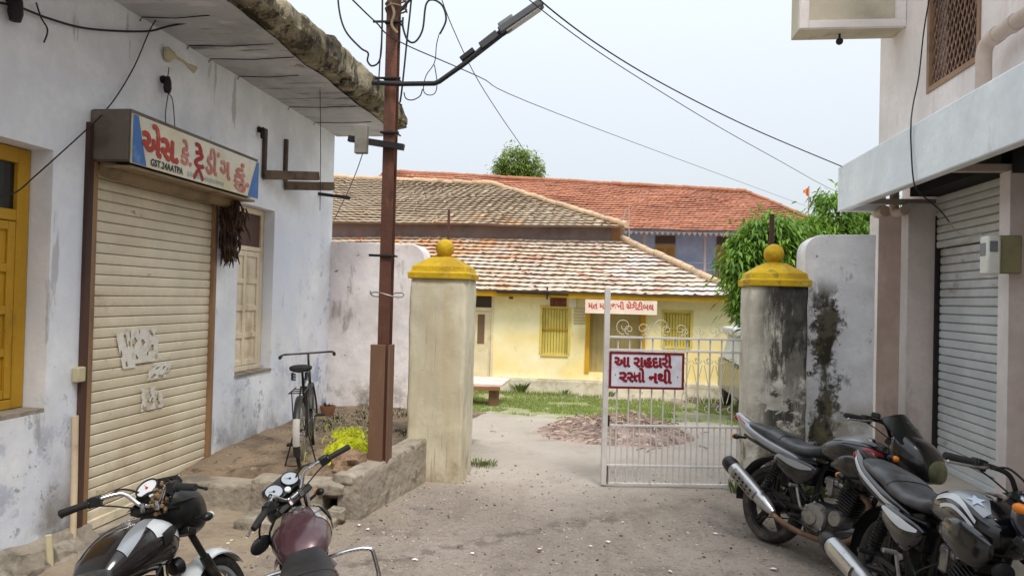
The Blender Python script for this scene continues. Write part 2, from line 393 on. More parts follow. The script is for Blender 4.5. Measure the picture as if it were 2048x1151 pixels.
# roof slab: thin mesh with an eroded, broken outer edge
m = M(); NY = 380; NP_ = 26
PROF = [(-3.0, 3.785), (-2.66, 3.78), (-2.60, 3.785), (-2.575, 3.81), (-2.565, 3.92), (-2.565, 4.02), (-2.57, 4.10), (-2.59, 4.145), (-2.70, 4.165), (-3.0, 4.18)]
def fasc(i, j):
    y = -6+15.05*i/NY; t = j/NP_; u = t*(len(PROF)-1); k = min(int(u), len(PROF)-2); f = u-k
    x = PROF[k][0]*(1-f)+PROF[k+1][0]*f; z = PROF[k][1]*(1-f)+PROF[k+1][1]*f
    e = sst(0, .16, t)*sst(1.0, .86, t); fc = sst(.2, .32, t)*sst(.85, .7, t)
    big = N2(y, z*.6, .9, 3); sm = N2(y, z, 3.6, 8); ti = N2(y, z, 12, 2); cell = noise.cell(Vector((y*2.6+.4*N2(y, z, 2), z*3.1, 3.3)))
    x -= fc*(.06*cell+.06*max(0, big)+.03*sm+.022*ti)
    und = sst(.46, .30, t)*e; ub = max(0, N2(y, 0, .8, 14)+.22)+.5*max(0, N2(y, 0, 3.1, 41)); x -= und*.16*ub; z += und*.09*ub
    brk = max(0, noise.cell(Vector((y*1.7+.3*N2(y, 0, 3, 4), 9.1, .4)))-.45)+max(0, N2(y, 0, 2.1, 21)-.2)*.6
    if t > .5: z -= sst(.5, .8, t)*e*(.16*brk+.02*abs(ti)); x -= sst(.5, .8, t)*e*brk*.10
    z += e*.012*ti
    return Vector((x, y, z))
m.grid(lambda a, b: fasc(a*NY, b*NP_), NY, NP_)
m.box(-11.9, -2.99, -6, 9.05, 3.9, 4.17)
for i in range(16):                                   # broken pieces of the old coping left on the edge
    y = random.uniform(1.5, 8.9); s = random.uniform(.05, .11)
    m.cbox((-2.76-random.random()*.1, y, 4.12), (s*1.4, s*2.2, s*.8), Matrix.Rotation(random.uniform(-.5, .5), 3, 'X') @ Matrix.Rotation(random.uniform(-.5, .5), 3, 'Z'))
fe = [fasc(NY, j) for j in range(NP_+1)]
m.add(fe+[(-3.0, 9.05, 3.98)], [tuple(range(NP_+2))])
m.build('roof_slab', CONC, LB, angle=28)
m = M()
def sof(a, t):
    y = -6+15.03*a; xe = -2.675-.05*max(0, N2(y, 0, 1.7, 51)+.1)-.02*abs(N2(y, 0, 7, 3))
    x = -3.51+(xe+3.51)*t; return Vector((x, y, 3.772+.006*N2(x, y, 2.2, 8)+.004*N2(x*.4, y, 7, 2)))
m.grid(sof, 320, 14); m.build('soffit', SOFF, LB)
for y, x1, z in ((5.0, -2.95, 3.765), (5.62, -2.75, 3.768), (5.95, -2.72, 3.766), (6.45, -2.9, 3.765), (7.55, -2.74, 3.766), (8.25, -2.8, 3.766)):
    m = M(); m.tube([(XW+.002, y, z-.03), (XW+.02, y, z), ((XW+x1)/2, y+.02, z-.006), (x1, y+.01, z+.004)], .0042, 5)
    m.build('exposed_rod', DARKIRON, LB)
# ochre window
XF = XW-.15
m = M()
m.box(XF-.06, XF, WY1-.10, WY1-.005, WZ0+.03, WZ1-.005); m.box(XF-.06, XF, WY0, WY0+.10, WZ0+.03, WZ1-.005)
m.box(XF-.06, XF, WY0+.1, WY1-.1, WZ1-.10, WZ1-.005); m.box(XF-.06, XF, WY0+.1, WY1-.1, WZ0+.03, WZ0+.09); m.box(XF-.058, XF-.002, WY0+.1, WY1-.1, 2.15, 2.22)
WN = m.build('window', OCHRE, LB, bevel=.006)
def panel_leaf(y0, y1, z0, z1, rows, mt, x, name='shutter_leaf', cols=1):
    m = M(); st = .055
    m.box(x-.030, x-.012, y0, y1, z0, z1)
    ch = (z1-z0-st)/rows; cw = (y1-y0-st)/cols
    for c in range(cols+1): yy = y0+c*cw; m.box(x-.012, x+.004, yy, yy+st, z0, z1)
    for r in range(rows+1):
        zz = z0+r*ch
        for c in range(cols): m.box(x-.012, x+.003, y0+c*cw+st, y0+(c+1)*cw, zz, zz+st)
    for r in range(rows):
        for c in range(cols):
            a, b = y0+c*cw+st+.02, y0+(c+1)*cw-.02; zz, z2 = z0+r*ch+st+.02, z0+(r+1)*ch-.02
            m.add([(x-.012, a, zz), (x-.012, b, zz), (x-.012, b, z2), (x-.012, a, z2), (x-.002, a+.035, zz+.035), (x-.002, b-.035, zz+.035), (x-.002, b-.035, z2-.035), (x-.002, a+.035, z2-.035)],
                  [(4, 5, 6, 7), (0, 1, 5, 4), (1, 2, 6, 5), (2, 3, 7, 6), (3, 0, 4, 7)])
    return m.build(name, mt, WNP, bevel=.004, seg=1)
WNP = WN
panel_leaf(3.585, WY1-.104, WZ0+.095, 2.145, 4, OCHRE, XF-.006); panel_leaf(WY0+.104, 3.575, WZ0+.095, 2.145, 4, OCHRE, XF-.006)
m = M(); m.box(XF-.05, XF-.03, WY0+.1, WY1-.1, 2.22, WZ1-.1); m.build('pane', DARKGLASS, WN)
for yy in (3.3, 3.57, 3.84): m = M(); m.box(XF-.03, XF-.01, yy-.012, yy+.012, 2.22, WZ1-.1); m.build('transom_bar', OCHRE, WN)
m = M(); m.box(XW-.2, XW-.004, WY0, WY1, WZ0-.002, WZ0+.028); m.build('sill', KERB, WN)
# cream window
XV = XW-.11
m = M()
m.box(XV-.06, XV, VY1-.07, VY1-.005, VZ0+.02, VZ1-.005); m.box(XV-.06, XV, VY0+.005, VY0+.06, VZ0+.02, VZ1-.005)
m.box(XV-.06, XV, VY0+.06, VY1-.07, VZ1-.06, VZ1-.005); m.box(XV-.06, XV, VY0+.06, VY1-.07, VZ0+.02, VZ0+.07); m.box(XV-.058, XV-.002, VY0+.06, VY1-.07, 2.16, 2.205)
WNP = m.build('window', CREAMWD, LB, bevel=.005)
panel_leaf(VY0+.065, VY1-.074, VZ0+.075, 2.155, 4, CREAMWD, XV-.006, cols=2)
m = M(); m.box(XV-.045, XV-.02, VY0+.06, VY1-.07, 2.205, VZ1-.06)
m.build('transom_board', mat('brown_board', srgb(92, 66, 56), .7, [(srgb(60, 44, 38), 5, .5, .7, .6, {'stretch': (1, 3, 1)})]), WNP)
m = M(); m.box(XW-.12, XW+.012, VY0, VY1, VZ0-.004, VZ0+.018); m.build('sill', KERB, WNP)
# roller shutter
SHUT = mat('cream_shutter_steel', srgb(226, 215, 190), .5, [
    (srgb(206, 190, 160), 1.1, .45, .7, .6, {}), (srgb(140, 118, 88), 3.4, .60, .72, .45, {'stretch': (1, .4, 1)}),
    (srgb(78, 62, 48), 9, .64, .72, .65, {'stretch': (1, .5, 1)}), (srgb(150, 112, 74), 2, .5, .68, .5, {'z': (.3, .8)})], bump=(20, .1))
GROOVE = mat('shutter_joint_dark', (.11, .085, .06), .8)  # joints a darker brown than the slats
m = M(); nsl = 34; sh = (SZ1+.1-.13)/nsl; XS = XW-.035
for i in range(nsl):
    z = .13+i*sh; pr = [(0, .0), (.007, .005), (.010, .3*sh), (.011, .6*sh), (.009, .86*sh), (.004, .95*sh), (-.004, .962*sh), (-.004, sh)]
    jit = random.uniform(-.002, .002)
    m.add([(XS+a+jit, yy, z+b) for yy in (SY0+.1, SY1-.06) for a, b in pr], [(k, k+1, k+9, k+8) for k in range(7)])
    m.fm[-2:] = [1, 1]
SH = m.build('roller_shutter', [SHUT, GROOVE], LB, angle=30)
m = M(); m.box(XS-.01, XS+.025, SY0+.1, SY1-.06, .07, .135); m.build('bottom_rail', SHUT, SH, bevel=.004)
RAIL = mat('brown_shutter_rail', srgb(150, 118, 86), .6, [(srgb(88, 62, 48), 3, .44, .66, .8, {'stretch': (1, 1, .25)})])
m = M(); m.box(XW-.05, XW+.022, SY0+.045, SY0+.1, .03, SZ1+.06); m.build('guide_rail', RAIL, SH, bevel=.003)
m = M(); m.box(XW-.05, XW+.016, SY1-.06, SY1-.018, .03, SZ1+.06); m.build('guide_rail', RAIL, SH, bevel=.003)
m = M(); m.box(XW-.05, XW+.03, SY0-.01, SY0+.045, .0, SZ1+.3); m.build('side_channel', mat('dark_rust_channel', srgb(84, 60, 50), .7, [(srgb(50, 36, 32), 4, .4, .7, .8, {'stretch': (1, 1, .2)})]), SH, bevel=.003)
m = M(); m.box(XW-.045, XW+.06, SY0-.02, SY1+.02, -.2, .062); m.build('threshold', KERB, LB, bevel=.01)
m = M(); yy, zz = 5.93, .13
m.lathe([(0, -.02), (.04, -.016), (.048, 0), (.044, .02), (.02, .034), (0, .036)], (XS+.025, yy, zz), (1, 0, 0), 16); m.tube([(XS+.03, yy-.05, zz), (XS+.035, yy+.06, zz+.012)], .012, 8)
m.build('brass_lock', mat('old_brass', (.42, .30, .08), .35, metal=.8), SH)
# broken plinth edge at the foot of the near wall
m = M()
def foot(i, j):
    y = 2.6+2.0*i; t = j
    x = XW+.002+.26*t+.05*N2(y, t, 5, 3); z = .30*(1-t)*(1-.35*i)-.04+.05*N2(y, t, 6, 7)*(1-abs(2*t-1))+.05*N2(y, t, 13, 1)*(.2+t)-.04*t
    return Vector((x, y, z))
m.grid(foot, 40, 12)
tag(recenter(m.build('crumbled_plinth', KERB)), 'crumbled cement plinth along the foot of the near whitewashed wall', 'plinth')

# sign box over the shutter
SX, SYA, SYB, SZA, SZB = -3.20, 4.535, 6.335, 2.595, 2.93
SG = thing('shop_sign', 'faded white shop sign with red lettering and blue ends above the cream shutter', 'sign', (SX, (SYA+SYB)/2, SZA))
BOARD = mat('faded_sign_vinyl', srgb(220, 213, 192), .5, [
    (srgb(196, 176, 128), 2.2, .45, .68, .6, {}), (srgb(206, 214, 220), 3, .5, .7, .6, {}), (srgb(150, 120, 84), 7, .62, .72, .5, {'stretch': (1, 1, .3)})])
SHEET = mat('grey_brown_sheet', srgb(112, 102, 92), .85, [(srgb(76, 68, 60), 3, .45, .66, .7, {}), (srgb(140, 130, 116), 6, .56, .7, .5, {})])
m = M(); m.box(XW+.003, SX-.012, SYA, SYB, SZA+.012, SZB+.03); m.build('sign_box', SHEET, SG, bevel=.004)
m = M(); m.box(XW+.003, SX-.02, SYA-.016, SYA-.003, SZA+.02, SZB+.02); m.build('side_sheet', SHEET, SG)
m = M(); m.box(SX-.012, SX, SYA, SYB, SZA, SZB); m.build('sign_board', BOARD, SG, bevel=.002)
hood = M(); hood.tube([(XW+.085, SYA+.06, SZA-.03), (XW+.085, SYB-.1, SZA-.03)], .07, 16); hood.box(XW+.1, SX-.02, SYA+.02, SYB-.02, SZA-.03, SZA-.012)
hood.build('shutter_hood', mat('hood_steel', srgb(148, 126, 96), .6, [(srgb(90, 72, 54), 3, .45, .7, .7, {})]), SG)
su = lambda u, v, d=.0015: Vector((SX+d, SYA+u, SZA+v))
BLUE = mat('faded_blue_vinyl', srgb(58, 108, 172), .5, [(srgb(140, 170, 206), 4, .5, .7, .6, {})])
m = M(); W_ = SYB-SYA; Hh = SZB-SZA
m.add([su(.004, .004), su(.16, .004), su(.06, Hh-.004), su(.004, Hh-.004)], [(0, 1, 2, 3)]); m.build('blue_wedge', BLUE, SG, smooth=False)
m = M(); m.add([su(W_-.2, .004), su(W_-.004, .004), su(W_-.004, Hh-.004), su(W_-.05, Hh-.004)], [(0, 1, 2, 3)])
m.build('blue_wedge', BLUE, SG, smooth=False)
RED1 = mat('faded_red_lettering', srgb(176, 58, 46), .6, [(srgb(206, 130, 104), 5, .5, .66, .7, {})])
RED2 = mat('pale_red_lettering', srgb(190, 112, 100), .6, [(srgb(212, 168, 146), 5, .45, .66, .7, {})])
RED3 = mat('strong_red_lettering', srgb(160, 34, 28), .6)
f2 = lambda u, v: su(u, v, .003)
uo = lambda px: onX(px, 320, SX).y-SYA
def word(body, pa, pb, size, bold, mt, dv=0.):
    m = M(); text_into(m, body, lambda u, v: f2(u, v+.095+dv), size, .02, uo(pa), fit=uo(pb)-uo(pa), fat=bold-.015); return m.build('lettering', mt, SG, smooth=False)
word('એસ.', 283, 356, .235, .05, RED1); word('કે.', 361, 383, .2, .03, RED2, .01)
m = M(); text_into(m, 'ટે', lambda u, v: f2(u, v+.115), .2, .02, uo(389), fit=uo(408)-uo(389), fat=.035)
ua, ub = uo(388), uo(407); um = (ua+ub)/2
stroke(m, [(ua, .02), (ua+(um-ua)*.6, .072), (um, .096), (um+(ub-um)*.4, .072), (ub, .02)], .036, f2); m.build('lettering', RED3, SG, smooth=False)
word('ડી', 411, 434, .225, .035, RED2); word('ંગ', 434, 461, .225, .035, RED2); word('કું.', 468, 499, .22, .035, RED2, -.01)
m = M(); text_into(m, 'GST.24AATPA', lambda u, v: su(u, v+.02, .003), .07, .012, uo(301), fit=uo(366)-uo(301), fat=.012)
m.build('lettering', mat('black_lettering', (.03, .03, .035), .6), SG, smooth=False)
m = M()
for k in range(16): m.add([su(.66+k*.034, .022+.004*(k % 3), .0025), su(.68+k*.034, .022, .0025), su(.68+k*.034, .058, .0025), su(.66+k*.034, .056-.004*(k % 2), .0025)], [(0, 1, 2, 3)])
m.build('faded_lettering', mat('washed_out_print', srgb(164, 176, 168), .6), SG, smooth=False)
# torn paper on the shutter
PAPER = mat('torn_white_paper', srgb(226, 222, 212), .85, [(srgb(186, 176, 156), 9, .5, .68, .6, {}), (srgb(150, 140, 130), 24, .6, .72, .6, {})])
def paper(cy, cz, wy, wz, seed, label, frac=.5, rots=0):
    m = M(); n = 22; k = 16; cells = {}
    P = lambda i, j: Vector((XS+.019+.0035*abs(N2(i, j, .9, seed)), cy+wy*(i/n-.5)+rots*(j/k-.5)*wz, cz+wz*(j/k-.5)))
    for i in range(n):
        for j in range(k):
            e = min(i, n-1-i)/n+min(j, k-1-j)/k
            if N2(i, j, .27, seed)+.35*e+.12*N2(i, j, .8, seed+3) > frac-.45:
                m.add([P(i, j), P(i+1, j), P(i+1, j+1), P(i, j+1)], [(0, 1, 2, 3)])
    tag(recenter(m.build('torn_poster', PAPER, smooth=False)), label, 'poster', 'torn posters on the cream shutter')
p = onX(285, 690, XS); paper(p.y, p.z, .34, .26, 3, 'widest patch of torn white paper on the cream shutter', .28)
p = onX(247, 700, XS); paper(p.y, p.z, .15, .27, 9, 'narrow ragged strip of torn paper beside the widest patch on the shutter', .32, -.35)
p = onX(315, 740, XS); paper(p.y, p.z, .28, .12, 15, 'small torn scrap of paper just under the widest patch on the shutter', .45, .8)
p = onX(300, 795, XS); paper(p.y, p.z, .28, .18, 23, 'lowest torn paper scrap on the cream shutter', .47)

# brown tattered bundle hanging under the right end of the sign
m = M()
for k in range(620):
    z = random.uniform(2.10, 2.58); q = (z-2.10)/.48; wv = .022+.052*math.sin(min(1, q*1.25)*2.2); y = 6.19+.05*(1-q)+wv*max(-1.1, min(1.1, random.gauss(0, .5))); x = -3.47+abs(random.gauss(0, .05+.04*q)); L = random.uniform(.05, .15)
    d = Vector((random.uniform(-.02, .04), random.uniform(-.045, .045), -L))
    m.tube([(x, y, z), Vector((x, y, z))+d*.5+Vector((random.uniform(-.012, .012), random.uniform(-.012, .012), 0)), Vector((x, y, z))+d], [.008, .010, .003], 4)
m.grid(lambda a, t: Vector((-3.46+.05*math.sin(t*math.pi)*(.5+a), 6.20+.05*a+(.022+.042*math.sin((1-a)*2.2))*math.cos(t*math.pi), 2.58-.46*a)), 14, 12)
tag(recenter(m.build('tattered_bundle', mat('brown_dry_fibre', srgb(74, 54, 42), .95, [(srgb(40, 28, 22), 9, .4, .65, .8, {}), (srgb(120, 94, 72), 16, .6, .72, .5, {})]), angle=60)), 'dark brown tattered bundle hanging under the right end of the shop sign', 'bundle')

# things fixed to the left wall
def wpt(px, py, x=XW+.02): return onX(px, py, x)
p = wpt(338, 118); T_ = thing('wall_lamp', 'small cream lamp holder high on the wall above the shop sign', 'lamp', p)
CREAMPL = mat('aged_cream_plastic', srgb(196, 186, 152), .5)
m = M(); m.lathe([(.055, 0), (.06, .025), (.035, .05), (.022, .07)], p+Vector((-.018, -.02, .03)), (1, .35, 0), 16); m.build('base', CREAMPL, T_)
m = M(); m.tube([p+Vector((.03, 0, .03)), p+Vector((.08, .06, .0)), p+Vector((.1, .10, -.02))], [.014, .013, .013], 10); m.lathe([(.016, 0), (.020, .01), (.030, .055), (.031, .065), (.0, .06)], p+Vector((.10, .10, -.02)), (.5, .8, -.35), 16); m.build('lamp_socket', CREAMPL, T_)
def holder(px, py, label, sc=1.):
    p = wpt(px, py); T = thing('bulb_holder', label, 'bulb holder', p, 'bulb holders on the whitewashed wall')
    m = M(); m.lathe([(.03, 0), (.032, .02), (.012, .03)], p+Vector((-.019, 0, .03*sc)), (1, 0, 0), 12); m.build('base', DARKIRON, T)
    m = M(); m.lathe([(.0, -.065*sc), (.02*sc, -.06*sc), (.027*sc, -.03*sc), (.024*sc, .02*sc), (.014*sc, .05*sc)], p+Vector((.03, 0, 0)), (0, 0, 1), 12); m.build('holder_body', DARKIRON, T)
holder(328, 168, 'black bulb holder just below the cream wall lamp', 1.15)
holder(520, 265, 'black bulb holder beside the rusty iron bracket', 1.)
holder(22, 12, 'largest black bulb holder, high on the wall over the ochre window', 1.5)
RUST = mat('rusty_bracket_iron', srgb(92, 80, 70), .8, [(srgb(120, 84, 60), 8, .5, .68, .7, {}), (srgb(50, 44, 40), 5, .5, .7, .6, {})], metal=.2)
OLDWD = mat('grey_weathered_timber', srgb(118, 100, 84), .9, [(srgb(70, 58, 48), 5, .45, .66, .7, {'stretch': (3, .6, 1)})])
T_ = thing('iron_bracket', 'rusty iron bracket with two timber arms on the whitewashed wall', 'bracket', (XW, 7.2, 2.9))
m = M(); m.box(XW+.001, XW+.035, 6.98, 7.03, 2.9, 3.40); m.build('upright', RUST, T_, bevel=.004)
m = M(); m.box(XW+.001, XW+.035, 7.47, 7.52, 2.95, 3.40); m.build('upright', RUST, T_, bevel=.004)
m = M(); m.bar((XW+.02, 6.99, 2.93), (XW+.34, 7.6, 3.02), .07, .09); m.build('timber_arm', OLDWD, T_, bevel=.006)
m = M(); m.bar((XW+.02, 7.5, 2.90), (XW+.36, 8.0, 2.97), .07, .09); m.build('timber_arm', OLDWD, T_, bevel=.006)
p0, p1 = wpt(636, 385), onX(700, 396, XW+.32)
m = M(); m.bar((XW-.1, p0.y, p0.z), p1, .035, .035); tag(recenter(m.build('wall_bar', DARKIRON)), 'black iron bar sticking out near the corner of the whitewashed wall', 'iron bar')
m = M(); m.tube([(XW+.03, 4.43, .9), (XW+.035, 4.435, .5), (XW+.05, 4.42, .1), (XW+.09, 4.40, -.06)], .021, 10); tag(recenter(m.build('conduit_pipe', mat('aged_plastic_conduit', srgb(206, 186, 158), .6, [(srgb(150, 120, 90), 5, .5, .7, .5, {})]))), 'thin beige plastic pipe standing beside the cream roller shutter', 'pipe')
m = M(); m.tube([(XW+.12, 4.12, .22), (XW+.14, 4.13, -.05)], .02, 8); tag(recenter(m.build('pipe_stub', CREAMPL)), 'short beige pipe stub at the foot of the near wall', 'pipe')
p = wpt(155, 748); m = M(); m.cbox(p+Vector((.01, 0, 0)), (.05, .07, .1)); tag(recenter(m.build('switch_box', CREAMPL, bevel=.008)), 'small pale switch box on the wall left of the shutter', 'switch box')
# ------------------------------------------------------------------ raised platform between the shop and the gate
PT = thing('raised_platform', 'low cement platform edged with worn kerbs beside the shop wall', 'platform', (-2.6, 7, 0))
def pxr(y): return -1.86+(y-5.5)*.16            # right edge of the platform
def pz(x, y):
    return .30-.17*sst(5.78, 5.60, y)-.09*sst(-2.6, -3.4, x)*sst(6.5, 5.6, y)+.02*N2(x, y, 2, 3)+.012*N2(x, y, 6, 8)+.04*sst(7.2, 8.6, y)
m = M()
m.grid(lambda a, b: (lambda y: (lambda x: Vector((x, y, pz(x, y))))(XW-.02+(pxr(y)-.12-XW+.02)*a))(5.56+3.36*b), 46, 80)
EARTH = mat('platform_earth', srgb(136, 118, 98), .95, [(srgb(84, 70, 56), 2.2, .45, .66, .7, {}), (srgb(60, 50, 42), 8, .52, .68, .7, {}), (srgb(180, 166, 146), 12, .62, .72, .6, {}), (srgb(84, 88, 50), 2.6, .52, .66, .7, {'y': (9.5, 7.0)})], bump=(18, .9, 5))
m.build('earth_top', EARTH, PT)
def rough_block(m, x0, x1, y0, y1, z0, z1, amp=.02, n=10, seed=0):
    """box with worn, uneven faces"""
    b = bmesh.new(); bmesh.ops.create_cube(b, size=1); bmesh.ops.subdivide_edges(b, edges=b.edges[:], cuts=n, use_grid_fill=True)
    b.verts.ensure_lookup_table(); o = len(m.v)
    for v in b.verts:
        p = Vector((x0+(x1-x0)*(v.co.x+.5), y0+(y1-y0)*(v.co.y+.5), z0+(z1-z0)*(v.co.z+.5)))
        e = sum(abs(q) > .49 for q in v.co)
        d = Vector((noise.noise(p*5+Vector((seed, 0, 0))), noise.noise(p*5+Vector((0, seed+9, 0))), noise.noise(p*5+Vector((0, 0, seed+17)))))*amp
        d += Vector((noise.noise(p*17), noise.noise(p*17+Vector((3, 0, 0))), noise.noise(p*17+Vector((0, 5, 0)))))*amp*.4
        if e >= 2: d -= Vector((v.co.x*2*(x1 > x0), v.co.y*2, v.co.z*2))*amp*(.5+.8*abs(noise.noise(p*4)))
        m.v.append(p+d)
    for f in b.faces: m.f.append(tuple(o+v.index for v in f.verts)); m.fm.append(m.cm)
    b.free(); return m
m = M(); rough_block(m, XW+.03, -2.75, 5.48, 5.72, -.1, .215, .007, 14, 1); rough_block(m, -2.76, -2.16, 5.47, 5.71, -.1, .27, .007, 14, 2)
m.build('front_kerb', KERB, PT, angle=60)
m = M(); st0 = len(m.v); rough_block(m, -.10, .10, 5.5, 7.05, -.12, .345, .011, 22, 5)
m.xf(lambda p: Vector((p.x+pxr(p.y)-.1, p.y, p.z+.06*sst(5.5, 7, p.y))), st0); m.build('side_kerb', KERB, PT, angle=60)
m = M(); rough_block(m, -2.70, -1.98, 5.10, 5.44, -.1, .06, .010, 12, 7); tag(recenter(m.build('cement_step', KERB, angle=60)), 'low broken cement slab in front of the platform corner', 'step')
for i, (x, y, z, s) in enumerate(((-2.10, 5.52, .22, .11), (-2.0, 5.56, .30, .10), (-2.2, 5.40, .07, .06), (-2.0, 5.40, .06, .06))):
    m = M(); rough_block(m, x-s, x+s*.9, y-.07, y+.06, z-.05, z+.05, .02, 5, i*4)
    lab = ['broken cement lump bedded in the corner of the platform', 'topmost broken lump on the platform corner near the post', 'cement lump lying on the low slab at the platform', 'smallest cement lump at the foot of the platform corner'][i]
    tag(recenter(m.build('cement_lump', KERB, angle=60)), lab, 'rubble', 'broken lumps at the platform corner')

def leaf_tuft(m, c, n, h, wd, spread=.5, seed=0):
    rr = random.Random(seed)
    for i in range(n):
        a = rr.uniform(0, 6.28); d = Vector((math.cos(a), math.sin(a), 0)); s = Vector((-d.y, d.x, 0)); l = h*rr.uniform(.5, 1.1); o = Vector(c)+d*rr.uniform(0, wd)
        tip = o+d*l*spread*rr.uniform(.3, 1)+Vector((0, 0, l)); mid = (o+tip)/2+Vector((0, 0, l*.12)); ww = l*.12
        m.add([o-s*ww*.4, o+s*ww*.4, mid+s*ww, tip, mid-s*ww], [(0, 1, 2, 3, 4)])
WEED = mat('weed_green', (.15, .20, .05), .6, [((.16, .17, .05), 4, .5, .7, .6, {}), ((.05, .06, .02), 7, .5, .7, .5, {})])
DULLWEED = mat('dull_weed', (.06, .075, .03), .7, [((.13, .11, .06), 5, .5, .7, .6, {})])
rr = random.Random(4); m = M()
for i in range(420):
    x = rr.uniform(-3.3, -1.85); y = rr.uniform(7.3, 8.8)
    if N2(x, y, 1.6, 2) < .0: continue
    leaf_tuft(m, (x, y, pz(x, y)-.01), 6, rr.uniform(.02, .055), .05, .9, i)
o = m.build('creeping_weeds', DULLWEED, smooth=False, recalc=False); tag(o, 'creeping weeds over the back of the raised platform', 'weeds', kind='stuff')
m = M()
for i in range(700):
    x = rr.uniform(-3.45, -1.9); y = rr.uniform(5.75, 8.8); s = rr.uniform(.004, .014)
    m.cbox((x, y, pz(x, y)+s*.2), (s*1.6, s, s*.6), Matrix.Rotation(rr.uniform(0, 6), 3, 'Z') @ Matrix.Rotation(rr.uniform(-.5, .5), 3, 'X'))
o = m.build('leaf_litter', mat('dry_litter', (.17, .135, .10), .9, [((.34, .30, .25), 9, .48, .56, .9, {})], var=.3), smooth=False); tag(o, 'dry litter and chips strewn over the raised platform', 'litter', kind='stuff')

# left boundary wall with rounded top corner
def round_wall(name, label, x0, x1, y0, y1, z0, z1, r, left, mt, rag=0.):
    n = 60; nz = 60; m = M()
    def P(i, j, y):
        x = x0+(x1-x0)*i/n; zt = z1
        d = (x-x0) if left else (x1-x)
        if d < r: zt = z1-r+math.sqrt(max(0, r*r-(r-d)**2))
        zt += .018*N2(x, y, 3, 2)+.008*N2(x, y, 9, 4); z = z0+(zt-z0)*j/nz
        return Vector((x, y+.016*N2(x, z, 2.2, 6)+.007*N2(x, z, 7, 1), z))
    F = [[P(i, j, y0) for j in range(nz+1)] for i in range(n+1)]; B = [[P(i, j, y1) for j in range(nz+1)] for i in range(n+1)]
    vs = [p for r_ in F for p in r_]+[p for r_ in B for p in r_]; o = (n+1)*(nz+1); fs = []
    for i in range(n):
        for j in range(nz):
            a = i*(nz+1)+j; fs += [(a, a+nz+1, a+nz+2, a+1), (o+a, o+a+1, o+a+nz+2, o+a+nz+1)]
        a = i*(nz+1)+nz; fs.append((a, a+nz+1, o+a+nz+1, o+a))
    for j in range(nz):
        for i in (0, n): a = i*(nz+1)+j; fs.append((a, a+1, o+a+1, o+a))
    m.add(vs, fs); ob = m.build(name, mt, angle=60, bevel=.03); return tag(recenter(ob), label, 'wall')
round_wall('boundary_wall', 'pale pinkish plaster boundary wall joined to the shop building behind the rusty pole', XW-.05, -2.27, 8.9, 9.25, -.4, 2.40, .2, False, OLDPLASTER)
MOSSY = mat('mossy_white_plaster', srgb(240, 238, 239), .92, [
    (srgb(206, 200, 200), 1.4, .45, .68, .6, {}), (srgb(110, 104, 98), 5, .60, .70, .7, {'stretch': (1, 1, .5)}),
    (srgb(84, 78, 54), 3.4, .40, .52, .95, {'xb': (2.07, .15), 'stretch': (1.6, 1, .7), 'z': (1.8, 2.1)}),
    (srgb(52, 48, 36), 7, .46, .56, .85, {'xb': (2.07, .15), 'z': (1.7, 2.0)}),
    (srgb(150, 140, 110), 2.6, .46, .62, .7, {'z': (.6, 1.0)}),
    (srgb(60, 56, 52), 9, .66, .72, .7, {})], bump=(5, .7, 1.6))
round_wall('boundary_wall', 'white plaster boundary wall with dark moss streaks beside the right gate pillar', 1.86, 2.50, 7.28, 7.6, -.3, 2.43, .17, True, MOSSY)

# gate pillars
CAPY = mat('mustard_yellow_paint', srgb(204, 168, 30), .8, [(srgb(160, 124, 30), 3.2, .46, .62, .7, {}), (srgb(110, 92, 44), 6, .58, .64, .6, {'stretch': (1, 1, .4)}), (srgb(206, 186, 96), 9, .60, .66, .5, {}), (srgb(84, 72, 36), 18, .64, .70, .7, {})], bump=(20, .55, 6))
PILC = mat('cream_pillar_plaster', srgb(203, 195, 172), .88, [
    (srgb(184, 166, 130), 1.3, .45, .7, .6, {'stretch': (3, 3, .25)}), (srgb(214, 206, 180), 2.4, .5, .7, .5, {}), (srgb(146, 132, 106), 7, .58, .66, .55, {'stretch': (3, 3, .12)}), (srgb(120, 112, 96), 12, .60, .68, .5, {'stretch': (2.5, 2.5, .1), 'z': (2.3, 1.5)}), (srgb(110, 100, 86), 9, .66, .72, .6, {}),
    (srgb(140, 120, 98), 3, .46, .66, .7, {'z': (.1, .45)})], bump=(9, .3))
PILM = mat('black_mouldy_pillar_plaster', srgb(208, 202, 188), .93, [
    (srgb(176, 168, 150), 2, .45, .68, .6, {}),
    (srgb(92, 89, 84), 5.5, .40, .54, .85, {'seed': 3.3, 'stretch': (1.5, 1, .4), 'x': (1.62, 1.28), 'rough': .72}),
    (srgb(46, 45, 43), 5, .36, .46, .92, {'seed': 9.1, 'z': (2.2, 1.3), 'stretch': (1.6, 1, .35), 'x': (1.5, 1.28), 'rough': .75}),
    (srgb(52, 51, 48), 6, .42, .52, .88, {'seed': 4.1, 'stretch': (1.5, 1, .4), 'x': (1.5, 1.3), 'rough': .75}),
    (srgb(206, 202, 190), 3.6, .50, .54, .9, {'seed': 5.2, 'z': (.75, 1.2), 'stretch': (1, 1, 1.8), 'rough': .7}),
    (srgb(70, 68, 62), 9, .50, .58, .8, {'seed': 8.8, 'z': (.55, .95), 'rough': .75, 'x': (1.6, 1.3)}),
    (srgb(36, 35, 34), 7, .5, .64, .75, {'seed': 7, 'x': (1.78, 1.55)}),
    (srgb(92, 86, 66), 3.2, .5, .62, .75, {'z': (.55, 1.0)}), (srgb(226, 222, 210), 2.6, .60, .66, .8, {'z': (1.3, 1.6)})], bump=(8, .6, 2))
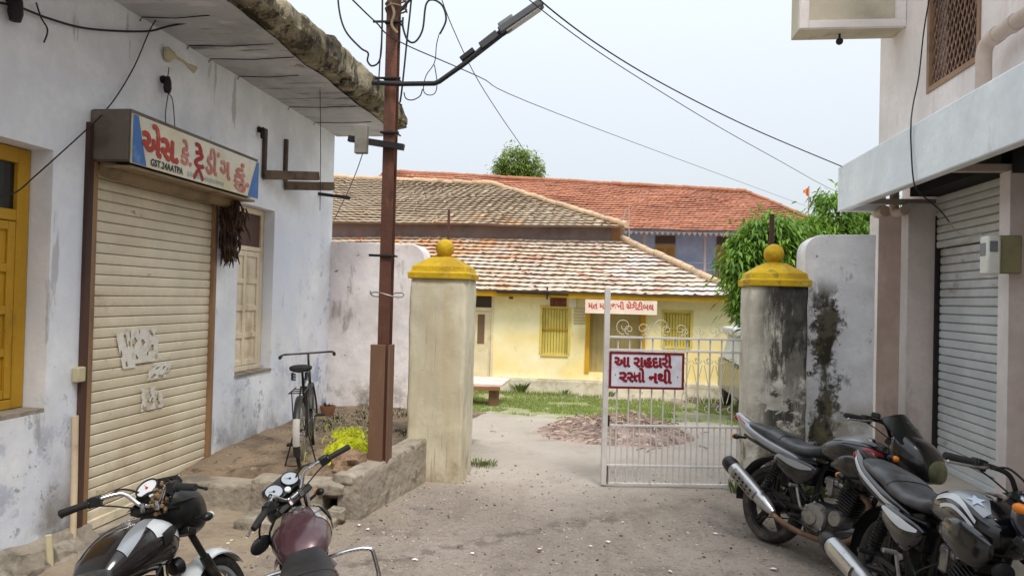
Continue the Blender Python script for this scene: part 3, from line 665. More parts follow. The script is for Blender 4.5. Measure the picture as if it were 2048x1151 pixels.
def pillar(x0, x1, y0, y1, mt, label, seed, taper):
    T = thing('gate_pillar', label, 'pillar', ((x0+x1)/2, (y0+y1)/2, 0), 'pillars of the gateway')
    cx, cy = (x0+x1)/2, (y0+y1)/2; m = M(); st = 0
    rough_block(m, x0, x1, y0, y1, -.3, 1.915, .012, 26, seed); m.xf(lambda p: Vector((cx+(p.x-cx)*(1-taper*sst(0, 1.9, p.z)), p.y, p.z)))
    m.build('shaft', mt, T, angle=60)
    hx, hy = (x1-x0)/2, (y1-y0)/2; m = M()
    def ring(ox, z): return [(cx-hx-ox, cy-hy-ox, z), (cx+hx+ox, cy-hy-ox, z), (cx+hx+ox, cy+hy+ox, z), (cx-hx-ox, cy+hy+ox, z)]
    rs = [ring(.022, 1.912), ring(.026, 1.972), ring(.002, 1.976), ring(-.012, 2.035), ring(-.03, 2.045), ring(-.12, 2.105), ring(-.165, 2.128)]
    m.add([p for r_ in rs for p in r_], [(3, 2, 1, 0)]+[(4*i+k, 4*i+(k+1) % 4, 4*i+4+(k+1) % 4, 4*i+4+k) for i in range(len(rs)-1) for k in range(4)]+[tuple(range(4*len(rs)-4, 4*len(rs)))])
    m.build('cap', CAPY, T, angle=25, bevel=.008)
    m = M(); m.lathe([(.08, 2.124), (.062, 2.132), (.058, 2.142)], (cx, cy, 0), (0, 0, 1), 20); m.ball((cx, cy, 2.216), .093, 22, .05); m.build('ball_finial', CAPY, T, angle=60)
pillar(-1.86, -1.325, 6.76, 7.3, PILC, 'cream gate pillar with yellow ball cap beside the platform', 2, -.02)
pillar(1.27, 1.775, 6.8, 7.27, PILM, 'gate pillar blackened by mould with yellow ball cap, beside the parked motorcycles', 6, 0)
for px, py0, py1, Y, lab in ((898, 420, 500, 9.3, 'thin dark iron rod rising behind the cream pillar'), (1544, 428, 500, 7.75, 'short dark post end rising behind the mouldy pillar')):
    a, b = onY(px, py1, Y), onY(px, py0, Y); m = M(); m.tube([(a.x, a.y, -.3 if Y < 9 else -.3), b], .018 if Y > 9 else .026, 8)
    tag(recenter(m.build('iron_rod', STEEL)), lab, 'rod')

# ------------------------------------------------------------------ gate
GX0, GY0, GX1, GY1 = .0, 6.96, 1.30, 7.17
GL = math.hypot(GX1-GX0, GY1-GY0); gd = Vector(((GX1-GX0)/GL, (GY1-GY0)/GL, 0)); gn = Vector((gd.y, -gd.x, 0))
GP = lambda u, z, d=0.: Vector((GX0, GY0, 0))+gd*u+gn*d+Vector((0, 0, z))
GT = thing('metal_gate', 'grey iron gate leaf of thin bars closed across the right half of the gateway', 'gate', (GX0, GY0, 0))
def gbar(m, u0, z0, u1, z1, w_, d_=None): m.bar(GP(u0, z0), GP(u1, z1), w_, d_ or w_, up=gn)
m = M(); gbar(m, 0, .02, 0, 1.87, .05); gbar(m, GL, .02, GL, 1.47, .045)
for z, t in ((1.405, .045), (1.285, .04), (.575, .026), (.20, .022), (.03, .034)): gbar(m, .02, z, GL-.02, z, .02, t)
m.build('frame', GREYIRON, GT, bevel=.003)
for k in range(1, 12):
    m = M(); m.tube([GP(GL*k/12, .03), GP(GL*k/12, 1.41)], .0075, 6); m.build('bar', GREYIRON, GT)
for k in range(12):
    m = M(); m.tube([GP(GL*(k+.5)/12, .03), GP(GL*(k+.5)/12, .585)], .0065, 6); m.build('bar', GREYIRON, GT)
def scroll(m, u, z, r, a0, turns, sgn=1, n=26, t=.0045):
    m.tube([GP(u+sgn*r*(1-.75*i/n)*math.cos(a0+turns*6.28*i/n), z+r*(1-.75*i/n)*math.sin(a0+turns*6.28*i/n), .004) for i in range(n+1)], t, 5)
WHIRON = mat('pale_scroll_iron', srgb(206, 200, 176), .6)
for k in range(7, 12):
    m = M(); u = GL*(k-.5)/12; u2 = GL*(k+.5)/12
    scroll(m, u+.035, 1.205, .04, 3.14, 1.1); scroll(m, u2-.06, 1.205, .035, 0, -1.1)
    m.tube([GP(u+.0, 1.16, .004), GP(u+.08, .80, .004)], .004, 5); m.tube([GP(u2-.02, 1.16, .004), GP(u+.0, .80, .004)], .004, 5)
    scroll(m, u+.04, .74, .035, 1.57, 1.0)
    m.build('scrollwork', WHIRON, GT)
for k, (u, r) in enumerate(((.16, .08), (.34, .06), (.52, .085), (.70, .06), (.86, .05), (1.02, .06), (1.17, .045))):
    m = M(); scroll(m, u, 1.43+r, r, -1.57, 1.3, 1 if k % 2 else -1, t=.004); scroll(m, u+.05, 1.43+r*.6, r*.6, -1.57, -1.2, 1, t=.004); m.build('top_scroll', WHIRON, GT)
m = M(); m.cbox(GP(.03, .62, .01), (.03, .02, .1)); m.build('latch', DARKIRON, GT)
m = M(); m.bar(GP(.035, .03), GP(.035, .20), .006, .05, up=gn); m.build('corner_plate', STEEL, GT)
# notice on the gate
GS = thing('notice_board', 'white metal notice with dark red border and Gujarati lettering wired to the gate', 'sign', GP(.38, .93, .03))
nu0, nu1, nz0, nz1 = .025, .735, .925, 1.272
NP = lambda u, v, d=.036: GP(nu0+u, nz0+v, d)
WHT = mat('dirty_white_enamel', srgb(208, 208, 218), .5, [(srgb(170, 176, 190), 5, .48, .68, .6, {}), (srgb(196, 150, 160), 7, .6, .72, .4, {}), (srgb(120, 100, 92), 18, .68, .74, .6, {})])
MAROON = mat('maroon_enamel', srgb(112, 22, 34), .5, [(srgb(64, 16, 22), 6, .5, .7, .6, {})])
bw, bh = nu1-nu0, nz1-nz0
m = M(); a, b, c, d = [NP(*q, .02) for q in ((0, 0), (bw, 0), (bw, bh), (0, bh))]; m.prism([a, b, c, d], gn*.012); m.build('plate', WHT, GS)
m = M(); t = .022
for q in ([(0, 0), (bw, 0), (bw, t), (0, t)], [(0, bh-t), (bw, bh-t), (bw, bh), (0, bh)], [(0, t), (t, t), (t, bh-t), (0, bh-t)], [(bw-t, t), (bw, t), (bw, bh-t), (bw-t, bh-t)]):
    m.prism([NP(*z, .0325) for z in q], gn*.004)
m.build('border', MAROON, GS)
CRIM = mat('crimson_lettering', srgb(132, 10, 34), .55, [(srgb(92, 8, 26), 9, .5, .7, .6, {})])
NT = lambda u, v: NP(u, v, .0345)
def gword(body, u0, u1, v, mm, clip=None): text_into(mm, body, lambda a, b: NT(a, b+v), .142, .02, u0, clip=clip, fit=u1-u0, fat=.032)
m = M(); gword('આ', .05, .195, .208, m); m.build('lettering', CRIM, GS, smooth=False)
m = M(); gword('રાહદારી', .232, .59, .208, m); m.build('lettering', CRIM, GS, smooth=False)
m = M(); gword('ર', .098, .172, .068, m); gword('સ', .172, .242, .068, m, .545); gword('તો', .238, .338, .068, m); m.build('lettering', CRIM, GS, smooth=False)
m = M(); gword('નથી', .378, .592, .062, m); m.build('lettering', CRIM, GS, smooth=False)
for u, v in ((.06, .13), (.65, .12)):
    m = M(); m.lathe([(.006, 0), (.005, .004), (0, .005)], NP(u, v, .032), gn, 8); m.build('bolt', DARKIRON, GS)

# ------------------------------------------------------------------ steel pole with street light
PX, PY = -1.865, 6.02
PO = thing('steel_pole', 'tall rusty brown steel section pole set in a boxed sleeve at the platform edge', 'pole', (PX, PY, 0))
m = M(); w2 = .050
m.box(PX-w2, PX+w2, PY-.048, PY-.038, -.2, 8.0); m.box(PX-w2, PX+w2, PY+.038, PY+.048, -.2, 8.0); m.box(PX-.006, PX+.006, PY-.038, PY+.038, -.2, 8.0)
m.build('shaft', STEEL, PO, bevel=.002)
m = M(); m.box(PX-.098, PX+.030, PY-.085, PY-.06, .27, 1.33); m.box(PX+.052, PX+.070, PY-.08, PY+.06, -.15, 1.33); m.build('sleeve', mat('brown_sleeve_steel', srgb(112, 84, 66), .7, [(srgb(80, 58, 46), 2.6, .45, .66, .7, {'stretch': (1, 1, .3)}), (srgb(150, 118, 92), 5, .56, .7, .5, {'stretch': (1, 1, .2)})], metal=.1), PO, bevel=.004)
for z, ex in ((2.08, .07), (3.58, .06), (3.12, .0), (4.06, .09)):
    m = M(); m.tube([(PX-w2-.02-ex, PY-.062, z), (PX+w2+.04, PY-.062, z-.005)], .011, 6); m.tube([(PX-w2-.012, PY-.062, z), (PX-w2-.012, PY+.08, z)], .008, 6); m.tube([(PX+w2+.012, PY-.062, z), (PX+w2+.012, PY+.08, z)], .008, 6)
    m.build('clamp', DARKIRON, PO)
m = M()
for k in range(3): m.tube([(PX+.09*math.cos(q*.6+k)+.02, PY+.1*math.sin(q*.6+k), 4.18+.05*k+.012*math.sin(q)) for q in range(12)], .008, 5)
m.tube(spline([(PX-.02, PY-.08, 4.25), (PX+.03, PY-.09, 4.12), (PX+.01, PY-.085, 4.02), (PX+.06, PY-.08, 3.95)]), .012, 6)
m.build('rope_binding', mat('dirty_rope', srgb(140, 122, 98), .95), PO)
m = M(); m.bar((-2.2, PY-.09, 3.06), (-1.72, PY-.09, 2.985), .05, .05); m.build('cross_arm', DARKIRON, PO)
m = M(); a = onY(690, 500, PY); m.tube([(PX-.11+.0, PY-.1, 1.78)]+[(PX+.02+.14*math.cos(q/16*6.28+3.4), PY-.03+.12*math.sin(q/16*6.28+3.4), 1.75+.02*math.sin(q*.8)) for q in range(17)], .005, 5); m.build('wire_loop', mat('bare_wire', (.25, .24, .23), .5, metal=.7), PO)
m = M(); m.cbox((-2.07, PY-.14, 3.04), (.105, .06, .235)); T_ = m.build('junction_box', mat('grey_tin_box', srgb(128, 124, 116), .7, [(srgb(90, 84, 76), 5, .45, .68, .7, {})]), bevel=.006); tag(recenter(T_), 'small grey junction box hung on the cross arm of the steel pole', 'junction box')
# street light arm
SLT = thing('street_light', 'black bracket arm street light reaching out from the steel pole', 'street light', (PX, PY, 3.5))
arm = [(PX-.14, PY-.10, 3.53), (PX+.1, PY-.10, 3.515), (-1.47, PY-.1, 3.515), (-1.43, PY-.1, 3.53), (-1.2, PY-.1, 3.69), (-.93, PY-.1, 3.93), (-.66, PY-.1, 4.12)]
BLK = mat('sooty_black_paint', (.02, .02, .022), .6)
m = M(); m.tube(arm, .021, 10); m.build('arm', BLK, SLT)
def along(t0, t1, off, wx, wz, nm, mt):
    a, b = Vector(arm[3]), Vector(arm[6]); d = (b-a); nn = Vector((-d.z, 0, d.x)).normalized()
    m = M(); m.bar(a+d*t0+nn*off, a+d*t1+nn*off, wz, wx, up=(0, 1, 0)); m.build(nm, mt, SLT, bevel=.006)
along(.26, .40, .032, .05, .04, 'clip', BLK); along(.46, .64, .016, .06, .06, 'driver_box', mat('dark_grey_casing', (.06, .06, .065), .5)); along(.2, .9, -.015, .03, .03, 'batten', BLK)
a, b = Vector(arm[5]), Vector((-.585, PY-.1, 4.165)); d = (b-a).normalized(); nn = Vector((-d.z, 0, d.x))
m = M(); m.bar(a+nn*.0, b, .062, .11, up=(0, 1, 0)); m.build('lamp_head', mat('grey_lamp_casing', (.10, .10, .105), .5), SLT, bevel=.012)
m = M(); m.bar(a+nn*.036+d*.02, a+nn*.036+d*.16, .05, .08, up=(0, 1, 0)); m.build('fin_block', mat('lighter_grey_casing', (.2, .2, .21), .5), SLT, bevel=.008)
m = M(); m.bar(a-nn*.034+d*.05, b-nn*.034-d*.04, .008, .085, up=(0, 1, 0)); m.build('diffuser', mat('milky_diffuser', (.6, .6, .58), .3), SLT)

# wires and cables
def wire(pts, r, label, name='cable', cat='cable', group=None, n=8, mt=None):
    m = M(); m.tube(spline(pts, n), r, 6); o = m.build(name, mt or CABLE); return tag(recenter(o), label, cat, group)
Y6 = PY-.08
wire([onY(x, y, Y6) for x, y in ((676, -60), (677, 10), (690, 60), (720, 95), (736, 106), (735, 122), (745, 132), (760, 118), (764, 60), (765, -30))], .008, 'drooping black cable loop left of the steel pole top', group='cables at the pole top')
wire([onY(x, y, Y6) for x, y in ((806, 35), (806, 55), (815, 80), (830, 84), (845, 60), (852, 10), (866, 0), (885, 12), (892, 40), (880, 68))], .0085, 'thick black S shaped cable right of the steel pole top', group='cables at the pole top')
wire([onY(x, y, Y6) for x, y in ((879, 66), (873, 90), (869, 125), (852, 152), (847, 180), (856, 190), (870, 186), (874, 165), (869, 130))], .004, 'thin looped wire hanging above the street light arm', group='cables at the pole top')
wire([onY(x, y, Y6-.03) for x, y in ((808, 185), (812, 197), (825, 200), (840, 192), (845, 178))], .005, 'small wire loop hanging under the street light arm', group='cables at the pole top')
wire([onY(x, y, Y6+.02) for x, y in ((826, -60), (822, 5), (814, 80), (808, 140), (803, 185), (800, 205))], .008, 'straight black drop cable running down the right side of the pole', group='cables at the pole top')
wire([onY(x, y, Y6-.05) for x, y in ((764, 70), (760, 120), (757, 170))], .006, 'straight thin cable running down the left side of the pole', group='cables at the pole top')
wire([onY(801, 22, Y6), onY(812, 8, Y6), onY(830, -10, Y6)], .013, 'short thick cable stub curving up from the pole', group='cables at the pole top')
A, B = onY(800, 84, 6.05), onY(1612, 412, 36); mid = onY(1180, 252, 14); wire([onY(705, 0, 4.9), onY(752, 45, 5.4), A, onY(950, 150, 8), mid, B], .006, 'overhead wire running from the pole down to the red roofed house', 'overhead_wire', 'wire', 'overhead wires')
wire([onY(880, -10, 6.3), onY(905, 55, 6.6), onY(950, 150, 7.3), onY(1000, 230, 8.2), onY(1046, 297, 9.5), onY(1075, 345, 12), onY(1100, 380, 24)], .0042, 'thin overhead wire slanting down towards the round tree', 'overhead_wire', 'wire', 'overhead wires')
wire([onY(1040, -50, 4.6), onY(1085, 5, 5), onY(1200, 92, 5.6), onY(1330, 170, 6.3), onY(1500, 255, 7), Vector((2.31, 7.7, 3.15))], .0058, 'thickest overhead wire running to the end of the blue concrete canopy', 'overhead_wire', 'wire', 'overhead wires')
wire([onY(1020, -40, 4.6), onY(1062, 3, 5), onY(1180, 92, 5.8), onY(1300, 170, 6.8), onY(1440, 255, 8), onY(1560, 322, 10), onY(1650, 372, 14), onY(1720, 405, 20)], .0042, 'middle overhead wire passing under the thickest one', 'overhead_wire', 'wire', 'overhead wires')
WX = XW+.03
wire([onX(-40, 0, WX), onX(30, 12, WX), onX(100, 38, WX), onX(180, 58, WX), onX(290, 63, WX)]+[onX(340, 52, WX+.12), onX(400, 40, WX+.35), onX(440, 20, WX+.55), onX(470, -10, WX+.8)], .0075, 'thick black cable sagging along the top of the whitewashed wall', group='cables on the whitewashed wall')
wire([onX(320, 28, WX+.1), onX(300, 60, WX), onX(270, 130, WX), onX(235, 190, WX), onX(203, 230, WX+.05), onX(170, 262, WX+.07), onX(115, 312, WX+.02), onX(70, 352, WX-.05), onX(30, 385, WX-.1), onX(-20, 395, WX-.12)], .0045, 'thin cable sloping across the wall from the soffit to the ochre window', group='cables on the whitewashed wall')
wire([onX(338, 135, WX), onX(334, 180, WX), onX(345, 200, WX), onX(350, 260, WX+.03)], .004, 'thin wire dropping from the wall lamp to the shop sign', group='cables on the whitewashed wall')
wire([onX(337, 185, WX), onX(331, 225, WX), onX(332, 262, WX+.03)], .004, 'second thin wire dropping beside the bulb holder to the shop sign', group='cables on the whitewashed wall')
wire([onX(440, 28, WX+.5), onX(380, 30, WX+.3), onX(325, 25, WX+.1), onX(285, 18, WX+.02)], .006, 'thin cable tied under the soffit above the lamp', group='cables on the whitewashed wall')
wire([onX(72, 5, WX), onX(82, 35, WX), onX(95, 60, WX), onX(88, 85, WX)], .005, 'short loose cable end hanging high on the near wall', group='cables on the whitewashed wall')
wire([onX(640, 180, WX+.7), onX(641, 260, WX+.55), onX(641, 330, WX+.4), onX(640, 420, WX+.2)], .004, 'thin wire hanging straight from the roof edge past the bracket', group='cables on the whitewashed wall')
wire([onY(725, 308, Y6-.07), onY(712, 345, Y6+.6), onY(695, 385, Y6+1.5), onX(668, 440, XW+.3)], .004, 'thin wire slanting from the junction box to the wall corner', group='cables on the whitewashed wall')
# ------------------------------------------------------------------ right building
RB = thing('concrete_shop_building', 'two storey pale pink shop building with blue concrete canopy and steel roller shutter', 'building', (2.75, 4, 0))
PINK = mat('pale_pink_plaster', srgb(228, 219, 214), .85, [(srgb(214, 204, 198), .8, .45, .7, .6, {}), (srgb(190, 172, 164), 3, .56, .72, .4, {'stretch': (1, 1, .25)}), (srgb(150, 130, 118), 2, .46, .68, .7, {'z': (.35, 1.0)})], bump=(7, .25))
BROWNP = mat('dusty_mauve_plaster', srgb(214, 200, 192), .88, [(srgb(184, 162, 150), 1.6, .45, .7, .6, {}), (srgb(150, 126, 112), 3, .55, .7, .5, {'stretch': (1, 1, .3)}), (srgb(126, 104, 84), 2, .44, .66, .8, {'z': (.4, 1.1)})], bump=(7, .3))
BLUEC = mat('pale_blue_concrete_paint', srgb(234, 239, 241), .8, [(srgb(218, 227, 233), 1.1, .45, .7, .6, {}), (srgb(150, 160, 164), 3.2, .58, .72, .5, {'stretch': (1, 2, .3)}), (srgb(90, 92, 90), 9, .69, .75, .7, {}), (srgb(110, 112, 106), 5, .52, .66, .7, {'y': (8.2, 7.5)})], bump=(9, .25))
XR = 2.75
m = M()
WGY0, WGY1, WGZ0, WGZ1 = 5.90, 6.83, 3.63, 5.0
def rbox(y0, y1, z0, z1, x0=XR, x1=XR+.3): m.box(x0, x1, y0, y1, z0, z1)
rbox(-6, WGY0, 3.05, 7.2); rbox(WGY1, 7.98, 3.05, 7.2); rbox(WGY0, WGY1, 3.05, WGZ0); rbox(WGY0, WGY1, WGZ1, 7.2)
m.box(XR+.3, 10, 7.68, 7.98, 3.05, 7.2); m.box(XR+.3, 10, -6, -5.7, 3.05, 7.2); m.box(XR+.3, 10, -5.7, 7.68, 7.0, 7.2)
m.build('upper_wall', PINK, RB)
m = M(); m.box(3.07, 10, 7.2, 8.2, -.6, 3.05); m.box(3.07, 10, -6, 5.5, -.6, 3.05); m.box(3.07, 10, 5.5, 7.2, 2.62, 3.05); m.build('lower_wall', BROWNP, RB)
def pilaster(y0, y1, x1, z1=2.72):
    m = M(); m.box(XR, XR+.004, y0, y1-.0, .0, z1); m.cm = 1; m.box(XR+.004, x1, y0, y1, .0, z1)
    m.build('pilaster', [PINK, BROWNP], RB, bevel=.004)
pilaster(7.94, 8.2, 3.07); pilaster(7.19, 7.35, 3.07); pilaster(5.46, 5.6, 3.07); pilaster(3.6, 3.76, 3.07)
m = M(); m.box(3.045, 3.066, 3.77, 5.45, .31, 2.69); m.build('inner_wall', BROWNP, RB)
# canopy
m = M(); n = 60
m.box(2.30, 2.38, -6, 7.74, 2.705, 3.16); m.box(2.38, XR, -6, 7.80, 3.085, 3.165); m.box(2.30, XR, 7.741, 7.80, 2.705, 3.16)
m.build('canopy', BLUEC, RB, bevel=.012)
DKSOF = mat('shaded_soffit', srgb(116, 104, 98), .9, [(srgb(70, 62, 58), 2, .45, .68, .7, {})])  # shade of the enclosed underside put into the soffit colour
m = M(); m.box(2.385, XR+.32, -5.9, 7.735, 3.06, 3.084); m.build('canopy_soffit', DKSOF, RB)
for y in (7.3, 5.53, 3.68):
    m = M(); m.box(2.381, 3.06, y-.035, y+.035, 2.72, 2.77); m.build('soffit_beam', mat('pale_beam', srgb(186, 170, 156), .85, [(srgb(130, 112, 100), 3, .5, .7, .5, {})]), RB)
m = M(); m.box(XR+.01, 3.07, 5.6, 7.19, 2.78, 3.04); m.box(XR+.01, 3.07, 3.76, 5.46, 2.7, 3.04); m.build('recess_shade', mat('recess_shade_black', (.018, .016, .016), .9), RB)  # solid black block stands in for the shade above the shutter
# steel shutter
STSH = mat('blue_grey_shutter_steel', srgb(222, 226, 226), .5, [(srgb(204, 212, 216), 1.6, .45, .7, .6, {}), (srgb(186, 168, 144), 1.2, .40, .60, .8, {'z': (2.4, 1.35)}), (srgb(104, 86, 68), 5, .6, .72, .5, {'stretch': (1, .4, 1)})], metal=.1)
DUSTY = mat('pale_shutter_steel', srgb(216, 216, 208), .5, [(srgb(140, 134, 122), 3, .5, .7, .5, {'stretch': (1, .4, 1)})], metal=.2)
GROOVE2 = mat('grey_shutter_joint', (.20, .19, .18), .7)
def slats(y0, y1, z0, z1, x, mt, n, name, par):
    m = M(); h = (z1-z0)/n
    for i in range(n):
        pr = [(0, 0), (-.011, .12*h), (-.013, .5*h), (-.011, .86*h), (.004, .92*h), (.004, h)]
        m.add([(x+a, yy, z0+i*h+b) for yy in (y0, y1) for a, b in pr], [(k, k+1, k+7, k+6) for k in range(5)]); m.fm[-1] = 1
    return m.build(name, [mt, GROOVE2], par, angle=30)
RS = slats(5.6, 7.19, .36, 2.30, 3.035, STSH, 26, 'roller_shutter', RB)
slats(5.6, 7.19, 2.30, 2.78, 3.0, DUSTY, 7, 'shutter_box', RS)
m = M(); m.box(3.0, 3.045, 5.6, 7.19, .31, .36); m.build('bottom_rail', STSH, RS, bevel=.004)
m = M(); m.box(2.985, 3.05, 7.16, 7.19, .31, 2.6); m.build('guide_rail', DARKIRON, RS)
m = M(); m.box(2.985, 3.05, 5.6, 5.625, .31, 2.6); m.build('guide_rail', DARKIRON, RS)
m = M(); rough_block(m, 2.46, 3.1, -6, 8.15, -.3, .31, .012, 14, 9); m.build('plinth', mat('pale_plinth_cement', srgb(190, 180, 166), .9, [(srgb(150, 138, 124), 2, .45, .68, .6, {}), (srgb(100, 90, 80), 6, .58, .7, .5, {})], bump=(14, .4)), RB, angle=60)
# grille window
m = M(); fr = .05
m.box(XR-.012, XR+.05, WGY0, WGY0+fr, WGZ0, WGZ1); m.box(XR-.012, XR+.05, WGY1-fr, WGY1, WGZ0, WGZ1); m.box(XR-.012, XR+.05, WGY0+fr, WGY1-fr, WGZ0, WGZ0+fr); m.box(XR-.012, XR+.05, WGY0+fr, WGY1-fr, WGZ1-fr, WGZ1)
BRFR = mat('brown_window_frame', srgb(150, 118, 92), .6, [(srgb(96, 72, 56), 5, .5, .7, .6, {})])
GW = m.build('window', BRFR, RB, bevel=.004)
m = M(); m.box(XR+.16, XR+.18, WGY0-.01, WGY1+.01, WGZ0-.01, WGZ1+.01); m.build('pane', DARKGLASS, GW)
m = M(); ya, yb, za, zb = WGY0+fr, WGY1-fr, WGZ0+fr, WGZ1-fr; sp = .085
k = -30
while k < 60:
    for s in (1, -1):
        # line z = za + k*sp*1.35 + s*1.75*(y-ya)
        pts = []
        for y_ in (ya, yb):
            z_ = za+k*sp*1.6+s*1.9*(y_-ya); pts.append((y_, z_))
        (y0, z0), (y1, z1) = pts
        t0, t1 = 0., 1.
        for lo, hi in ((za, zb),):
            dz = z1-z0
            ta, tb = (lo-z0)/dz, (hi-z0)/dz
            if ta > tb: ta, tb = tb, ta
            t0, t1 = max(t0, ta), min(t1, tb)
        if t0 < t1-.01: m.bar((XR+.02+.004*s, y0+(y1-y0)*t0, z0+(z1-z0)*t0), (XR+.02+.004*s, y0+(y1-y0)*t1, z0+(z1-z0)*t1), .006, .011)
    k += 1
m.build('diamond_grille', mat('rusty_grille', srgb(150, 116, 92), .6, [(srgb(96, 70, 54), 6, .45, .68, .7, {})], metal=.1), GW)
# balcony end
m = M(); by0, by1, bz, bx = 7.36, 7.66, 4.42, 1.78
m.box(bx, XR, by0, by1, bz, 5.6); m.build('balcony_wall', mat('grey_cream_plaster', srgb(196, 186, 164), .85, [(srgb(150, 140, 120), 1.5, .44, .68, .6, {}), (srgb(120, 112, 96), 4, .58, .7, .5, {'stretch': (1, 1, .3)})]), RB, bevel=.006)
m = M(); m.box(bx-.004, bx+.085, by0-.05, by0-.001, bz-.004, 5.6); m.box(bx+.085, XR-.003, by0-.05, by0-.001, bz-.004, bz+.07); m.box(XR-.09, XR-.003, by0-.05, by0-.001, bz+.07, 5.6); m.build('balcony_rim', PINK, RB, bevel=.004)
p = onY(1679, 83, 7.5); m = M(); m.ball((p.x, p.y, p.z), .035, 14); m.tube([(p.x, p.y, bz), (p.x, p.y, p.z+.02)], .012, 8); tag(recenter(m.build('globe_lamp', BLK)), 'small black globe lamp hanging under the balcony end', 'lamp')
# pipes
PVC = mat('dusty_plastic_pipe', srgb(196, 178, 164), .6, [(srgb(150, 128, 112), 4, .5, .7, .6, {})])
a = onX(1967, 150, 2.62); b = onX(1967, 100, 2.62); c = onX(2060, 92, 2.62)
m = M(); m.tube([(2.62, a.y, 3.16), (2.62, a.y, b.z-.05)]+[(2.62, a.y-.09+.09*math.cos(t), b.z-.05+.09*math.sin(t)) for t in (.3, .7, 1.1, 1.57)]+[(2.62, a.y-1.6, b.z+.05)], .052, 14)
for yy in (a.y-.13, a.y-.36): m.tube([(2.62, yy, b.z+.04), (2.62, yy-.06, b.z+.043)], .060, 14)
tag(recenter(m.build('drain_pipe', PVC)), 'fat beige drain pipe bending along the wall above the blue canopy', 'pipe')
for px, r, lab in ((1752, .055, 'beige pipe elbow under the far end of the blue canopy'), (1788, .042, 'second pipe elbow under the canopy, nearer the white pilaster')):
    p = onX(px, 432, XR-.06); m = M(); m.tube([(p.x, p.y, 3.05), (p.x, p.y, p.z+.1)]+[(p.x+.0, p.y-.08+.08*math.cos(t), p.z+.1-.08*math.sin(t)) for t in (.4, .8, 1.2, 1.57)]+[(p.x, p.y-.26, p.z+.02)], r, 12)
    tag(recenter(m.build('pipe_elbow', PVC)), lab, 'pipe', 'pipe elbows under the canopy')
# electricity meter
MT = thing('electricity_meter', 'white electricity meter on an olive backing box fixed to the pink pilaster', 'meter', (2.70, 5.5, 2.1))
p0 = onY(1992, 472, 5.45); p1 = onY(2030, 548, 5.45)
m = M(); m.box(p0.x-.02, p1.x, 5.36, 5.455, p1.z, p0.z); m.build('backing_box', mat('olive_box', srgb(140, 136, 100), .7, [(srgb(108, 100, 72), 4, .5, .7, .6, {})]), MT, bevel=.012)
q0 = onY(1963, 472, 5.42); q1 = onY(1996, 550, 5.42)
m = M(); m.box(q0.x, p0.x-.022, 5.33, 5.45, q1.z, q0.z); MC = m.build('meter_case', mat('white_meter_plastic', srgb(226, 226, 216), .4), MT, bevel=.015)
cx = (q0.x+p0.x-.022)/2; m = M(); m.box(cx-.032, cx+.018, 5.326, 5.331, (q0.z+q1.z)/2+.02, q0.z-.04); m.build('display', mat('grey_meter_display', srgb(118, 124, 128), .3), MC)
m = M(); m.box(q0.x-.004, q0.x-.0005, 5.36, 5.43, q1.z+.13, q0.z-.05); m.build('display', mat('grey_meter_window', srgb(128, 132, 134), .3), MC)
wire([onX(1862, -20, 2.70), onX(1848, 60, 2.70), onX(1838, 150, 2.68), onX(1827, 205, 2.62), onX(1823, 232, 2.40), onX(1822, 246, 2.285), onX(1822, 290, 2.285), onX(1828, 365, 2.28), onX(1845, 390, 2.36), onX(1880, 420, 2.6), onX(1898, 443, 2.9)], .006, 'thin cable hanging over the blue canopy down to the steel shutter', group='cables on the pink building')
wire([onX(1898, 443, 2.9), onX(1912, 462, 2.93), onX(1935, 470, 2.9), onX(1962, 468, 2.8), Vector((q0.x+.03, 5.44, q0.z-.01))], .005, 'thin pale cable sagging in front of the shutter to the meter', group='cables on the pink building', mt=CREAMPL)
# ------------------------------------------------------------------ tiled roofs
def tile_mat(name, cols, weather, wamt, extra=()):
    q = NB(name); uv = q.coords('uv'); co = q.coords('pos')
    fl = q.n('ShaderNodeVectorMath'); fl.operation = 'FLOOR'; q.l(uv, fl.inputs[0])
    wn = q.n('ShaderNodeTexWhiteNoise'); wn.noise_dimensions = '2D'; q.l(fl.outputs[0], wn.inputs['Vector'])
    cr = q.n('ShaderNodeValToRGB'); cr.color_ramp.interpolation = 'CONSTANT'
    while len(cr.color_ramp.elements) < len(cols): cr.color_ramp.elements.new(.5)
    for e, (p, c) in zip(cr.color_ramp.elements, cols): e.position = p; e.color = (*c, 1)
    q.l(wn.outputs['Value'], cr.inputs[0]); c = cr.outputs[0]
    c = q.mix(q.ramp(q.noise(co, .9, detail=6), .38, .62, 0, wamt), c, weather)
    c = q.mix(q.ramp(q.noise(co, 4.5, detail=5, off=(5, 5, 1)), .55, .7, 0, .55), c, tuple(v*.45 for v in weather))
    for col, sc_, lo, hi, amt, ax, a, b in extra:
        f = q.ramp(q.noise(co, sc_, detail=5, off=(2, 9, 4)), lo, hi, 0, amt)
        if ax is not None: f = q.math('MULTIPLY', f, q.ramp(q.axis(co, ax), min(a, b), max(a, b), 1 if a < b else 0, 0 if a < b else 1))
        c = q.mix(f, c, col)
    q.l(c, q.b.inputs['Base Color']); q.b.inputs['Roughness'].default_value = .9; q.b.inputs['Specular IOR Level'].default_value = .2
    q.bump(q.noise(co, 24, detail=4), .35, .02)
    return q.m
TEDGE = mat('tile_edge_shade', srgb(126, 108, 94), .95)  # risers coloured darker as the shadow between courses, with some grime
